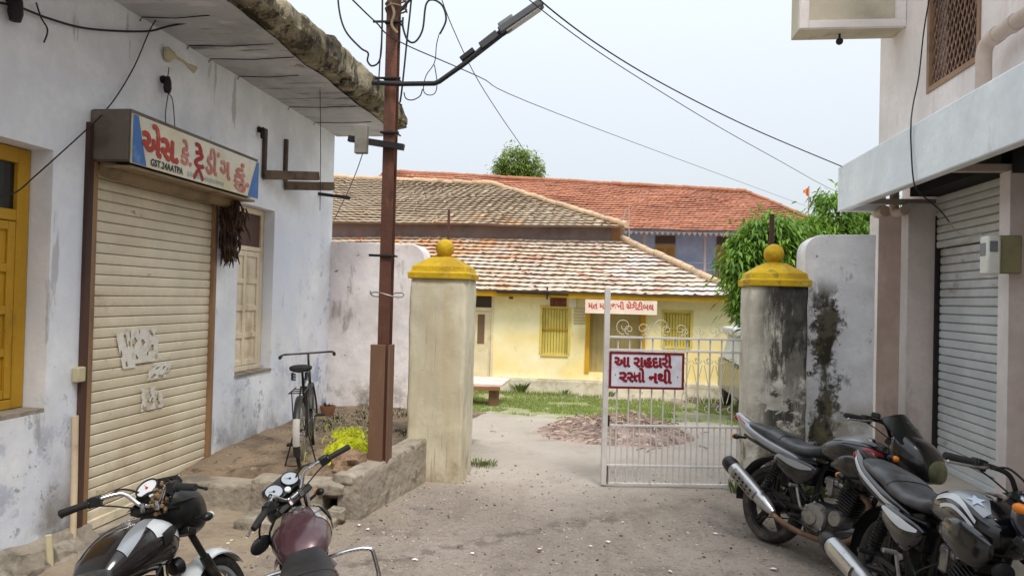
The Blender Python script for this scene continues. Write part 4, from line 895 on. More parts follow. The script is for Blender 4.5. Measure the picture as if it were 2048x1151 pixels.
def roof(name, mt, par, e0, e1, t0, t1, tw, cl, lift=.045, sag=.05, seed=0):
    """courses of tiles between an eave e0-e1 and a top line t0-t1"""
    e0, e1, t0, t1 = map(Vector, (e0, e1, t0, t1)); L = ((t0+t1)/2-(e0+e1)/2).length; nr = max(2, round(L/cl)); m = M(); m.uv = []
    nrm = (e1-e0).cross(t0-e0).normalized(); nrm = nrm if nrm.z > 0 else -nrm
    for r in range(nr):
        fa, fb = r/nr, (r+1.06)/nr
        for ring in range(1):
            a0, a1 = e0.lerp(t0, fa), e1.lerp(t1, fa); b0, b1 = e0.lerp(t0, min(1, fb)), e1.lerp(t1, min(1, fb))
            wmax = (e1-e0).length; w_ = (a1-a0).length; nc = max(1, round(w_/tw)); o = len(m.v); K = 5
            jit = random.Random(r*31+seed); ph = .5*(r % 2)
            for c in range(nc*K+1):
                u = c/(nc*K); col = c/K; fr = (c % K)/K
                hgt = (0, .010, .013, .005, .0)[c % K]
                slip = .03 if jit.random() < .02 else 0; h = hgt+.016*N2(c//K, r, 1.7, seed)+slip
                pa, pb = a0.lerp(a1, u), b0.lerp(b1, u)
                wob = sag*N2(pa.x*.35, r*.12, 1, seed)+.012*N2(pa.x*1.3, r, 1, seed+4)
                for p, k in ((pa.lerp(pb, .08)-nrm*.02, 0), (pa+nrm*(h+lift), 1), (pb+nrm*(h*.9), 2)):
                    m.v.append(p+nrm*wob); m.uv.append((col+ph*0+.001, r+.1+.35*k))
            for c in range(nc*K):
                q = o+3*c
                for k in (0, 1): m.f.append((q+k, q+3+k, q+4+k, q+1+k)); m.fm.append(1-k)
    # uv by face centre would straddle tiles at a column edge; nudge
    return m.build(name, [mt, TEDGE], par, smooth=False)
def ridge_tiles(par, a, b, r, mt, name='ridge_tiles', st=.34):
    a, b = Vector(a), Vector(b); n = max(1, int((b-a).length/st)); m = M()
    for i in range(n):
        p, q = a.lerp(b, i/n), a.lerp(b, (i+1.05)/n); j = Vector((0, 0, .02*random.uniform(-1, 1)))
        m.tube([p+j, q+j], [r*1.08, r*.92], 10)
    return m.build(name, mt, par)
CR_ = srgb
OLDT = tile_mat('weathered_cream_tiles', [(0, CR_(198, 182, 162)), (.3, CR_(190, 172, 150)), (.55, CR_(206, 194, 178)), (.78, CR_(192, 168, 146)), (.96, CR_(178, 128, 108))], CR_(192, 180, 166), .8,
    [(CR_(206, 146, 92), 1.1, .44, .6, .75, 0, -3.5, -1.0), (CR_(206, 206, 210), .8, .45, .62, .75, 0, 1.6, -.6), (CR_(168, 84, 66), 2.2, .60, .66, .6, None, 0, 1)])
OLDT2 = tile_mat('weathered_khaki_tiles', [(0, CR_(182, 166, 142)), (.35, CR_(174, 156, 132)), (.6, CR_(190, 176, 152)), (.85, CR_(164, 144, 120))], CR_(176, 162, 142), .8,
    [(CR_(206, 150, 92), 1.2, .48, .62, .65, 2, 3.6, 4.5), (CR_(120, 104, 84), 2.2, .58, .68, .6, None, 0, 1)])
REDT = tile_mat('red_clay_tiles', [(0, CR_(174, 112, 86)), (.25, CR_(164, 104, 80)), (.5, CR_(182, 122, 96)), (.75, CR_(154, 96, 76)), (.95, CR_(136, 86, 72))], CR_(168, 116, 94), .7,
    [(CR_(120, 74, 58), .5, .52, .68, .6, None, 0, 1), (CR_(204, 138, 100), 1.2, .58, .7, .5, None, 0, 1)])
RIDGE = mat('ridge_tile_clay', CR_(196, 170, 140), .9, [(CR_(140, 118, 96), 3, .5, .68, .6, {})])
REDRIDGE = mat('red_ridge_clay', CR_(168, 116, 90), .9, [(CR_(120, 84, 66), 3, .5, .68, .6, {})])

# ------------------------------------------------------------------ long yellow house across the courtyard
HY = 17.5; HX1 = 2.95; EAVE_Z = 1.98; GZ = -.52
YH = thing('yellow_house', 'long low yellow house with two tiers of weathered pale tile roof across the courtyard', 'house', (-3, HY, GZ))
YEL = mat('yellow_wash', CR_(250, 236, 188), .9, [
    (CR_(250, 238, 206), .7, .45, .65, .7, {}), (CR_(248, 218, 136), 1.0, .30, .7, .8, {'z': (.75, 1.15)}),
    (CR_(232, 224, 202), 1.6, .36, .6, .8, {'z': (-.18, .0)}), (CR_(170, 154, 120), 3, .60, .70, .5, {'z': (-.1, .15)}), (CR_(190, 170, 120), 4, .6, .72, .4, {'stretch': (1, 1, .3)})], bump=(6, .2))
OCH2 = mat('ochre_eave_board', CR_(206, 156, 24), .7, [(CR_(166, 116, 30), 2, .5, .7, .6, {'stretch': (.5, 1, 1)})])
m = M()
ops = [(-4.05, -2.72, -.2, 1.9), (-1.54, -.92, .43, 1.53), (-.45, .85, .02, 1.66), (1.33, 1.93, .7, 1.50)]
xs_ = [-9.5]+[q for o in ops for q in o[:2]]+[HX1]
for i in range(0, len(xs_)-1, 2): m.box(xs_[i], xs_[i+1], HY, HY+.3, GZ-.3, 2.06)
for a, b, z0, z1 in ops: m.box(a, b, HY, HY+.3, GZ-.3, z0); m.box(a, b, HY, HY+.3, z1, 2.06)
m.box(-9.5, -9.2, HY+.3, 24, GZ-.3, 2.2); m.box(HX1-.3, HX1, HY+.3, 24, GZ-.3, 2.0)
m.build('wall', YEL, YH)
m = M(); rough_block(m, -9.5, HX1+.05, HY-.14, HY, GZ-.3, GZ+.36, .015, 24, 3); m.build('plinth', mat('pale_plinth', CR_(218, 208, 186), .92, [(CR_(170, 156, 130), 2.4, .46, .66, .7, {}), (CR_(128, 112, 90), 6, .6, .7, .5, {})], bump=(10, .5)), YH, angle=60)
m = M(); m.box(-10, HX1+.1, HY-.42, HY-.38, EAVE_Z-.20, EAVE_Z-.03); m.build('eave_board', OCH2, YH)
m = M(); m.box(-10, HX1+.1, HY-.36, HY, EAVE_Z-.08, EAVE_Z-.05); m.build('eave_soffit', OCH2, YH)
T0y, T0z = 20.3, 3.42
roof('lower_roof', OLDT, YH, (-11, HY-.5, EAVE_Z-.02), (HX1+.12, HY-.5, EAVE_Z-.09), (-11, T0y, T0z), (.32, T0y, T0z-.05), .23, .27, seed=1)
m = M(); m.add([(HX1+.12, HY-.5, EAVE_Z-.1), (HX1+.12, 27, EAVE_Z-.1), (.32, 24, T0z-.07), (.32, T0y, T0z-.07)], [(0, 1, 2, 3)]); m.build('hip_slope', OLDT, YH)
ridge_tiles(YH, (HX1+.14, HY-.5, EAVE_Z-.02), (.36, T0y, T0z+.04), .085, RIDGE)
m = M(); m.box(-11, .05, T0y-.05, T0y+.25, T0z-.4, T0z+.42); m.build('clerestory_wall', mat('brown_clerestory', CR_(128, 112, 108), .9, [(CR_(90, 78, 76), 2, .45, .7, .6, {})]), YH)  # clerestory band darker than the walls below
m = M(); m.box(.05, .30, T0y-.02, T0y+.2, T0z-.1, T0z+.3); m.build('clerestory_end', mat('brown_boarding', CR_(150, 110, 76), .8), YH)
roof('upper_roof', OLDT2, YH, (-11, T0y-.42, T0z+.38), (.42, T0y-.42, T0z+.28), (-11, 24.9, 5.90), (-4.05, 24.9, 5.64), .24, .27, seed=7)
m = M(); m.add([(.42, T0y-.42, T0z+.27), (.42, 29, T0z+.2), (-4.05, 25.2, 5.62), (-4.05, 24.9, 5.62)], [(0, 1, 2, 3)]); m.build('hip_slope', OLDT2, YH)
ridge_tiles(YH, (.46, T0y-.42, T0z+.36), (-4.05, 24.9, 5.69), .08, RIDGE); ridge_tiles(YH, (-11, 24.95, 5.94), (-4.05, 24.95, 5.69), .08, RIDGE)
m = M(); m.add([(-11, 25, 5.9), (-4.05, 25, 5.62), (-1, 29, 3.4), (-11, 29, 3.4)], [(0, 1, 2, 3)]); m.build('back_slope', OLDT2, YH)
# its openings
PALEWD = mat('pale_cream_door_paint', CR_(230, 214, 178), .6, [(CR_(200, 180, 140), 2, .5, .7, .5, {})])
m = M(); x0, x1, z0, z1 = ops[0]
m.box(x0, x1, HY+.06, HY+.10, z0, 1.42); m.box(x1-.06, x1, HY-.01, HY+.06, z0, z1); m.box(x0, x1-.06, HY-.01, HY+.06, 1.42, 1.5)
for a in (-3.5, -2.84): m.box(a, a+.05, HY+.045, HY+.06, z0, 1.42)
D_ = m.build('door', PALEWD, YH, bevel=.006)
m = M(); m.box(-3.12, -2.95, HY+.05, HY+.058, .62, 1.33); m.build('door_pane', mat('brown_mesh_panel', CR_(122, 96, 72), .7), D_)
m = M(); m.box(x0, x1-.06, HY+.08, HY+.1, 1.5, z1); m.build('transom_pane', mat('dark_transom', CR_(66, 56, 44), .4), D_)
YSH = mat('yellow_window_slats', CR_(222, 200, 104), .7, [(CR_(190, 166, 84), 3, .5, .7, .5, {})])
for k in (1, 3):
    x0, x1, z0, z1 = ops[k]; m = M(); n = 9
    for i in range(n): a = x0+(x1-x0)*(i+.06)/n; m.box(a, a+(x1-x0)/n*.84, HY+.085, HY+.1, z0, z1)
    W_ = m.build('window', YSH, YH)
    m = M(); m.box(x0, x1, HY+.16, HY+.18, z0, z1); m.build('slat_gap_shade', mat('slat_shade_brown', CR_(122, 104, 62), .8), W_)  # brown sheet painted as the shade seen between the slats
    
    for a_, b_, c_, d_ in ((x0-.06, x0, z0, z1+.06), (x1, x1+.06, z0, z1+.06), (x0, x1, z1, z1+.06)): m = M(); m.box(a_, b_, HY-.015, HY+.06, c_, d_); m.build('frame_post', YSH, W_)
    m = M(); zz = z0+(z1-z0)*.53; m.box(x0, x1, HY+.05, HY+.083, zz-.015, zz+.015); m.build('middle_rail', OCH2 if k == 1 else YSH, W_); m = M(); m.box(x0, x1, HY+.05, HY+.083, z1-.03, z1); m.build('top_rail', YSH, W_); m = M(); m.box(x0-.02, x1+.02, HY-.03, HY+.05, z0-.05, z0); m.build('sill', YSH, W_)
x0, x1, z0, z1 = ops[2]; m = M(); m.box(x0, x1, HY+.2, HY+.24, z0, z1)
for i in range(12): a = x0+(x1-x0)*i/12; m.box(a, a+.012, HY+.188, HY+.2, z0, z1)
SD = m.build('wide_door', mat('khaki_door_boards', CR_(190, 172, 122), .75, [(CR_(150, 130, 92), 2, .5, .7, .5, {'stretch': (2, 1, .3)})]), YH)
for xx in (x0, x1): m = M(); m.box(xx-.05, xx+.05, HY-.03, HY+.15, z0, z1); m.build('frame_post', OCH2, SD)
m = M()
for i in range(6): m.cbox((-.62, HY-.01, 1.18+.07*i), (.34, .012, .055), Matrix.Rotation(.5, 3, 'X'))
m.build('louvre', mat('pale_louvre', CR_(206, 190, 150), .7), YH)
m = M(); m.tube([(-2.6, HY-.48, EAVE_Z-.1), (-.9, HY-.48, EAVE_Z-.13)], .02, 6); m.tube([(-1.4, HY-.47, EAVE_Z+.05), (-1.4, HY-.47, EAVE_Z-.25)], .02, 6); m.build('gutter_bracket', DARKIRON, YH)
# boards and boxes on its wall
BR = mat('brown_red_board', CR_(110, 60, 48), .6, [(CR_(150, 110, 96), 14, .56, .66, .7, {})])
m = M(); m.box(-1.36, -.97, HY-.035, HY-.004, 1.57, 1.80); B_ = m.build('notice_sign', BR); tag(recenter(B_), 'small brown notice panel under the eave of the yellow house', 'sign')
m = M(); m.box(-.90, -.73, HY-.09, HY-.004, 1.56, 1.79); m.build_ = None; o = m.build('meter_box', mat('white_box', CR_(226, 220, 204), .5)); tag(recenter(o), 'white meter box beside the brown notice panel on the yellow house', 'meter')
m = M(); m.box(-2.35, -2.26, HY-.06, HY-.004, 1.72, 1.82); o = m.build('wall_light', mat('rust_light', CR_(130, 74, 50), .6)); tag(recenter(o), 'tiny rust brown light near the door of the yellow house', 'lamp')
HS = thing('house_sign', 'long pink and white sign with red lettering hung on the yellow house', 'sign', (.3, HY-.4, 1.4))
hx0, hx1, hz0, hz1 = -.51, 1.13, 1.44, 1.76; yS = HY-.46
m = M(); m.box(hx0, hx1, yS, yS+.03, hz0, hz1); m.build('sign_board', mat('pinkish_white_sign', CR_(240, 222, 206), .5, [(CR_(236, 200, 190), 2, .45, .65, .7, {}), (CR_(240, 226, 170), 1, .5, .7, .4, {})]), HS)
m = M(); text_into(m, 'મત મહાજની ચેરીટીબલ', lambda u, v: Vector((hx0+.07+u, yS-.004, hz0+.11+v)), .20, .03, 0, squeeze=.98); wd = max(p.x for p in m.v)-hx0-.07
m.xf(lambda p: Vector((hx0+.07+(p.x-hx0-.07)*1.5/wd, p.y, p.z))); m.build('lettering', mat('red_house_lettering', CR_(196, 84, 80), .6), HS, smooth=False)

# ------------------------------------------------------------------ red roofed house behind
RH = thing('red_roofed_house', 'two storey pale blue house with red tiled roof and verandah behind the yellow house', 'house', (0, 38, -.5))
BLW = mat('lilac_blue_wash', CR_(166, 176, 208), .9, [(CR_(150, 160, 196), 1.2, .45, .65, .6, {}), (CR_(190, 196, 214), 2, .5, .7, .5, {})])
m = M(); m.box(-14, 9.6, 39.2, 39.6, -1, 5.7); m.box(9.3, 9.6, 39.6, 46, -1, 5.5); m.box(-14, -13.7, 39.6, 46, -1, 5.5); m.build('wall', BLW, RH)
m = M(); m.box(-14, 9.8, 37.7, 39.2, 2.7, 2.85); m.build('verandah_floor', KERB, RH)
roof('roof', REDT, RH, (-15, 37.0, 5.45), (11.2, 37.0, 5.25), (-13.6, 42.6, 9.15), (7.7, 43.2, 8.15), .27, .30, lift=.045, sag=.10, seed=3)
m = M(); m.add([(11.2, 37.0, 5.22), (11.2, 49, 5.22), (7.7, 43.2, 8.1)], [(0, 1, 2)]); m.add([(-15, 49, 5.3), (11.2, 49, 5.22), (7.7, 43.3, 8.1), (-13.6, 42.7, 9.1)], [(0, 1, 2, 3)]); m.build('back_slope', REDT, RH)
ridge_tiles(RH, (-13.6, 42.6, 9.2), (7.7, 43.2, 8.2), .13, REDRIDGE, st=.5); ridge_tiles(RH, (11.2, 37.0, 5.3), (7.7, 43.2, 8.2), .11, REDRIDGE, st=.5)
m = M(); 
for i in range(100): x = -14.9+26*i/100; m.prism([(x, 37.02, 5.36-.0076*(x+15)), (x+.25, 37.02, 5.36-.0076*(x+15)), (x+.125, 37.02, 5.18-.0076*(x+15))], (0, .02, 0))
m.build('fretted_eave', mat('grey_brown_valance', CR_(140, 120, 112), .8), RH)
COLW = mat('pale_verandah_post', CR_(170, 152, 146), .7)
for x in (1.8, 4.82, -1.5, 7.9):
    m = M(); m.tube([(x, 37.9, 2.8), (x, 37.9, 5.3)], .075, 10); m.box(x-.11, x+.11, 37.79, 38.01, 5.05, 5.3); m.build('verandah_post', COLW, RH)
DOORW = mat('ochre_brown_door', CR_(176, 132, 74), .6, [(CR_(140, 100, 56), 3, .5, .7, .5, {})])
for x in (2.95, 6.1):
    m = M(); m.box(x-.52, x+.52, 39.14, 39.19, 2.85, 4.75); D_ = m.build('door', DOORW, RH)
    m = M()
    for s in (-1, 1):
        for zz in (3.0, 3.85): m.box(x+s*.25-.17, x+s*.25+.17, 39.12, 39.14, zz, zz+.7)
    m.build('panel', mat('brown_door_panel', CR_(158, 114, 62), .6), D_)  # panels a deeper brown than the door
    m = M(); m.box(x-.52, x+.52, 39.14, 39.19, 4.8, 5.2); m.build('transom', mat('dim_transom', CR_(84, 66, 50), .5), D_)
m = M()
for z in (3.4, 3.75): m.tube([(1.8, 37.85, z), (9.6, 37.85, z)], .02, 6)
for i in range(60): x = 1.8+7.8*i/60; m.tube([(x, 37.85, 2.85), (x, 37.85, 3.75)], .009, 4)
m.build('railing', mat('thin_railing', CR_(150, 150, 160), .6), RH)
for px, y0, y1, Y in ((1258, 410, 490, 34), (1237, 420, 475, 30)):
    a, b = onY(px-6 if px < 1250 else px, y1+30, Y), onY(px+14 if px < 1250 else px, y0, Y); m = M(); m.tube([a, b], .02, 5); o = m.build('aerial_mast', mat('thin_mast_metal', (.35, .33, .32), .5)); tag(recenter(o), 'thin upright mast before the red tiled roof' if px > 1250 else 'thin slanting rod before the red tiled roof', 'mast')
# flag
a = onY(1617, 415, 44); b = onY(1618, 372, 44); FT = thing('flag_pole', 'small saffron flag on a thin pole beyond the red roof', 'flag', a)
m = M(); m.tube([(a.x, a.y, -.5), b], .04, 6); m.build('pole', COLW, FT)
m = M(); c = onY(1606, 388, 44); m.grid(lambda i, j: b+Vector(((c.x-b.x)*i*(1.0), .12*math.sin(i*6), -.05-.55*j-(.35*i*(1-2*j)*.6))), 8, 6); m.build('cloth', mat('saffron_cloth', CR_(226, 130, 60), .8), FT)
m = M(); m.grid(lambda i, j: b+Vector((.03+.1*i, .03*math.sin(i*5), -.62-.32*j)), 4, 4); m.build('cloth_end', mat('grey_blue_cloth', CR_(110, 122, 140), .8), FT)

# ------------------------------------------------------------------ trees
BARK = mat('grey_brown_bark', (.11, .085, .065), .9, [((.05, .04, .03), 8, .5, .68, .7, {'stretch': (1, 1, .25)})], bump=(20, .6))
def leaf_mat(name, cs):
    q = NB(name); co = q.coords('pos'); oi = q.n('ShaderNodeNewGeometry')
    cr = q.n('ShaderNodeValToRGB')
    while len(cr.color_ramp.elements) < len(cs): cr.color_ramp.elements.new(.5)
    for i, (e, c) in enumerate(zip(cr.color_ramp.elements, cs)): e.position = i/(len(cs)-1); e.color = (*c, 1)
    f = q.math('ADD', q.math('MULTIPLY', oi.outputs['Random Per Island'], .6), q.math('MULTIPLY', q.ramp(q.noise(co, 1.9, detail=4), .3, .7), .4)); q.l(f, cr.inputs[0])
    q.l(cr.outputs[0], q.b.inputs['Base Color']); q.b.inputs['Roughness'].default_value = .5; q.b.inputs['Specular IOR Level'].default_value = .35
    tr = q.n('ShaderNodeBsdfTranslucent'); ms = q.n('ShaderNodeMixShader'); ms.inputs[0].default_value = .42
    q.l(q.mix(.5, cr.outputs[0], (.26, .38, .04)), tr.inputs[0]); q.l(q.b.outputs[0], ms.inputs[1]); q.l(tr.outputs[0], ms.inputs[2])
    q.l(ms.outputs[0], q.t.nodes['Material Output'].inputs['Surface']); return q.m
ASH = leaf_mat('drooping_tree_leaf', [(.03, .08, .015), (.105, .22, .03), (.20, .37, .05), (.31, .46, .09)])
RND = leaf_mat('round_tree_leaf', [(.07, .12, .03), (.15, .23, .05), (.27, .35, .08), (.38, .42, .13)])
def leaf(m, p, d, l, wd, droop):
    d = d.normalized(); s = d.cross(Vector((0, 0, 1))); s = s.normalized() if s.length > .1 else Vector((1, 0, 0))
    m1 = p+d*l*.5-Vector((0, 0, droop*l*.25)); t = p+d*l-Vector((0, 0, droop*l))
    m.add([p, m1+s*wd, t, m1-s*wd], [(0, 1, 2, 3)])
def tree(name, label, base, lobes, n_cl, n_lf, l, wd, mt, droop, seed, group, tr=.12, cr_=.18):
    rr = random.Random(seed); base = Vector(base); T = thing(name, label, 'tree', base, group)
    top = max((Vector(c)+Vector((0, 0, 0)) for c, r in lobes), key=lambda c: c.z)
    m = M(); pts = spline([base-Vector((0, 0, .3)), base.lerp(top, .4)+Vector((rr.uniform(-.1, .1), rr.uniform(-.1, .1), 0)), top], 5)
    m.tube(pts, [tr*(1-.8*i/(len(pts)-1)) for i in range(len(pts))], 9)
    for c, r in lobes:
        c = Vector(c); k = min(pts, key=lambda q: (q-c).length+(0 if q.z < c.z else 1)); m.tube([k, k.lerp(c, .6)+Vector((0, 0, .05)), c], [tr*.4, tr*.25, tr*.08], 6)
    m.build('trunk', BARK, T)
    m = M(); wsum = sum(r[0]*r[1]*r[2] for c, r in lobes)
    for c, r in lobes:
        c = Vector(c)
        for i in range(max(3, int(n_cl*r[0]*r[1]*r[2]/wsum))):
            d = Vector((rr.gauss(0, 1), rr.gauss(0, 1), rr.gauss(0, 1))).normalized(); rad = rr.uniform(.35, 1)**.45*(1+.22*noise.noise(d*2.3+Vector((seed, 0, 0))))
            p = c+Vector((d.x*r[0], d.y*r[1], d.z*r[2]))*rad; cs = cr_*rr.uniform(.6, 1.3)
            for j in range(n_lf):
                q = p+Vector((rr.gauss(0, cs*.5), rr.gauss(0, cs*.5), rr.gauss(0, cs*.6)))
                dd = (Vector((d.x, d.y, .0))+Vector((rr.gauss(0, .6), rr.gauss(0, .6), rr.gauss(0, .35)))); leaf(m, q, dd, l*rr.uniform(.6, 1.2), wd*rr.uniform(.7, 1.2), droop*rr.uniform(.5, 1.3))
    m.build('crown', mt, T, smooth=False, recalc=False)
GA = 'drooping trees behind the gate pillar'
def L(px, py, Y, rx, rz, ry=None): p = onY(px, py, Y); return ((p.x, p.y, p.z), (rx, ry or rx, rz))
tree('drooping_tree', 'bright green drooping tree filling the space behind the mouldy gate pillar', (2.6, 12.6, -.3), [L(1505, 505, 12.4, .31, .36), L(1480, 570, 12.2, .22, .45), L(1545, 480, 12.6, .45, .35), L(1590, 520, 12.8, .4, .5), L(1500, 600, 12.3, .24, .35), L(1555, 560, 12.6, .5, .6), L(1466, 515, 12.3, .12, .24)], 430, 34, .16, .026, ASH, .85, 3, GA)
tree('drooping_tree', 'tall green tree with a rounded top rising above the white boundary wall', (4.6, 15.2, -.3), [L(1676, 424, 15, .42, .5), L(1664, 475, 15, .44, .55), L(1690, 450, 15.2, .55, .35), L(1730, 460, 15.4, .6, .4), L(1635, 520, 15, .5, .7), L(1700, 540, 15.4, .8, .8), L(1780, 500, 15.6, .8, .8)], 430, 34, .17, .026, ASH, .85, 8, GA, tr=.16)
tree('drooping_tree', 'lower green tree between the two tallest drooping trees', (3.9, 14.4, -.3), [L(1605, 475, 14.2, .26, .34), L(1612, 540, 14.2, .4, .6)], 90, 34, .16, .026, ASH, .85, 12, GA)
tree('round_tree', 'small round topped tree showing above the ridge of the red roof', (-6.6, 60, -.5), [L(1035, 328, 60, 1.75, 1.15), L(1010, 340, 60, 1.1, .8), L(1062, 340, 60, 1.1, .9), L(1035, 305, 60.4, 1.0, .6), L(1040, 372, 60, 1.9, 1.5)], 330, 22, .32, .075, RND, .5, 5, None, tr=.3, cr_=.42)

# ------------------------------------------------------------------ courtyard things
BT = thing('stone_bench', 'low pinkish stone slab bench on a short leg before the yellow house', 'bench', (-2.6, 14.7, -.4))
bz = .02; m = M(); rough_block(m, -3.4, -2.02, 14.3, 15.6, bz-.035, bz+.02, .008, 10, 4); m.build('slab', mat('pinkish_stone', CR_(224, 198, 190), .8, [(CR_(200, 172, 160), 2, .45, .7, .6, {})]), BT, angle=60)
m = M(); m.box(-3.35, -2.06, 14.285, 14.32, bz-.11, bz-.036); m.build('front_rail', mat('brown_bench_rail', CR_(138, 96, 66), .7), BT, bevel=.004)
for x in (-2.22, -3.15):
    m = M(); rough_block(m, x-.09, x+.09, 14.4, 14.7, -.6, bz-.04, .012, 5, 8); m.build('leg', mat('brown_bench_leg', CR_(124, 92, 70), .85) if x > -3 else KERB, BT, angle=60)
# heap of brush
rr = random.Random(21); m = M(); hc = Vector((.15, 10.55, 0))
def heapz(x, y): 
    d = ((x-hc.x)/1.15)**2+((y-hc.y)/1.45)**2
    return gh(x, y)+max(0, .20*(1-d))*(1+.9*N2(x, y, 2.6, 6))
m.grid(lambda a, b: (lambda x, y: Vector((x, y, heapz(x, y)-.012)))(hc.x-1.3+2.6*a, hc.y-1.6+3.2*b), 60, 60)
m.cm = 1
for i in range(800):
    a = rr.uniform(0, 6.28); r = abs(rr.gauss(0, .5)); x, y = hc.x+math.cos(a)*r*1.1, hc.y+math.sin(a)*r*1.3; z = heapz(x, y)+rr.uniform(0, .04)
    th = rr.uniform(0, 6.28); l = rr.uniform(.03, .14); d = Vector((math.cos(th), math.sin(th), rr.gauss(0, .25)))*l/2; p = Vector((x, y, z)); rad = rr.uniform(.003, .009); m.cm = rr.choice((1, 1, 2, 3))
    m.tube([p-d, p+Vector((rr.gauss(0, .01), rr.gauss(0, .01), .01)), p+d], rad, 4)
m.cm = 0; o = m.build('brush_heap', [mat('heap_earth', CR_(172, 148, 134), .95, [(CR_(112, 92, 84), 5, .44, .58, .8, {'rough': .75}), (CR_(84, 70, 64), 13, .52, .60, .8, {'rough': .75}), (CR_(206, 186, 170), 9, .56, .64, .7, {})], bump=(24, 1., 8)), mat('dead_twigs', CR_(164, 138, 120), .9), mat('dark_twigs', CR_(110, 92, 80), .9), mat('pale_twigs', CR_(200, 180, 158), .9)], angle=60)
tag(recenter(o), 'low reddish grey heap of earth and dead twigs behind the gate', 'heap')
# grass
m = M(); rr = random.Random(9)
for i in range(34000):
    x = rr.uniform(-4.2, 3.6); y = rr.uniform(12.6, 17.3); n_ = N2(x, y, .9, 3)+.5*N2(x, y, 2.7, 5)
    dens = -.16 if y > 13.3 else .12
    if n_ < dens-.2*(x < -1.2): continue
    h = rr.uniform(.02, .06)*(1.8 if y > 16.8 else 1); a = rr.uniform(0, 6.28); z = gh(x, y); s = Vector((math.cos(a), math.sin(a), 0))*.011
    m.add([Vector((x, y, z-.01))-s, Vector((x, y, z-.01))+s, Vector((x+rr.gauss(0, .03), y+rr.gauss(0, .03), z+h))], [(0, 1, 2)])
GRASS = leaf_mat('courtyard_grass', [(.16, .22, .05), (.25, .32, .085), (.36, .39, .14)])
o = m.build('grass', GRASS, smooth=False, recalc=False); tag(o, 'patchy short green grass before the yellow house', 'grass', kind='stuff')
for k, (x, y, h, n_, lab) in enumerate(((-2.0, 17.25, .28, 26, 'leafy weed at the foot of the yellow house near the bench'), (-.95, 17.3, .16, 18, 'small weed by the plinth under the left yellow window'), (.1, 17.3, .16, 18, 'small weed by the plinth under the house sign'))):
    m = M(); leaf_tuft(m, (x, y, gh(x, y)), n_, h, .1, .9, k); tag(recenter(m.build('weed', WEED, smooth=False, recalc=False)), lab, 'weed', 'weeds along the yellow house')
for k, (x, y, h, n_, w_, lab) in enumerate(((-1.24, 7.52, .06, 160, .14, 'low green weed patch at the foot of the cream pillar'), (1.22, 7.0, .12, 22, .06, 'thin weed at the hinge side of the gate'), (2.06, 7.2, .22, 190, .2, 'leafy weed at the foot of the mossy boundary wall'), (1.58, 6.68, .20, 240, .26, 'dusty dark plant at the foot of the mouldy pillar'))):
    m = M(); leaf_tuft(m, (x, y, gh(x, y)), n_, h, w_, .8, k+7); tag(recenter(m.build('weed', DULLWEED if k == 3 else WEED, smooth=False, recalc=False)), lab, 'weed', 'weeds around the gateway')
rr = random.Random(5)
for k in range(12):
    x = rr.uniform(1.5, 3.3); y = rr.uniform(15.6, 17.1); s = rr.uniform(.05, .14); m = M(); m.ball((x, y, gh(x, y)+s*.3), s, 10, .5, (1.3, 1, .7), k*2.2)
    tag(recenter(m.build('stone', mat('rubble_stone', CR_(150, 136, 116), .9, [(CR_(96, 84, 70), 6, .5, .66, .7, {})]) if k == 0 else bpy.data.materials['rubble_stone'])), 'one of the brown stones heaped at the right end of the yellow house', 'stone', 'stones at the end of the yellow house')
# van parked inside, glimpsed between gate and pillar
VT = thing('parked_van', 'dark green van with pale roof glimpsed between the gate and the mouldy pillar', 'van', (3.0, 13.6, -.38))
vx0, vx1, vy0, vy1, vz = 2.44, 4.0, 13.4, 16.6, -.40
GRN = mat('dark_green_van_paint', (.012, .045, .038), .35, coat=.4, var=.06); PAL = mat('pale_van_roof', CR_(206, 206, 204), .5)
m = M(); m.box(vx0, vx1, vy0, vy1, vz+.32, vz+.98); m.build('body', GRN, VT, bevel=.06, seg=3)
m = M(); sec = [(vx0+.02, vz+.98), (vx1-.02, vz+.98), (vx1-.14, vz+1.5), (vx0+.14, vz+1.5)]; m.prism([(a, vy0+.06, b) for a, b in sec], (0, vy1-vy0-.5, 0)); m.build('cabin', PAL, VT, bevel=.04, seg=3)
m = M(); m.box(vx0+.12, vx1-.12, vy0+.045, vy0+.06, vz+1.03, vz+1.26); m.build('windscreen', DARKGLASS, VT)
m = M(); m.box(vx0+.02, vx1-.02, vy0+.0, vy1-.4, vz+1.5, vz+1.66); m.build('roof_panel', PAL, VT, bevel=.05, seg=3)
TYRE = mat('dusty_black_tyre', (.022, .021, .02), .85, [((.10, .085, .065), 3, .45, .68, .55, {})], coord='obj')
for x in (vx0+.1, vx1-.1):
    for y in (vy0+.55, vy1-.6):
        m = M(); m.lathe([(.15, -.07), (.27, -.08), (.3, -.04), (.3, .04), (.27, .08), (.15, .07)], (x, y, vz+.29), (1, 0, 0), 20); W_ = m.build('wheel', TYRE, VT)
m = M(); m.box(vx0+.05, vx1-.05, vy0-.05, vy0, vz+.30, vz+.42); m.build('bumper', BLK, VT, bevel=.02)
for x in (vx0+.25, vx1-.25):
    m = M(); m.lathe([(0, .03), (.08, .02), (.1, 0)], (x, vy0-.001, vz+.7), (0, -1, 0), 14); m.build('headlight', mat('van_lamp_glass', (.5, .5, .48), .1) if x < 3 else bpy.data.materials['van_lamp_glass'], VT)
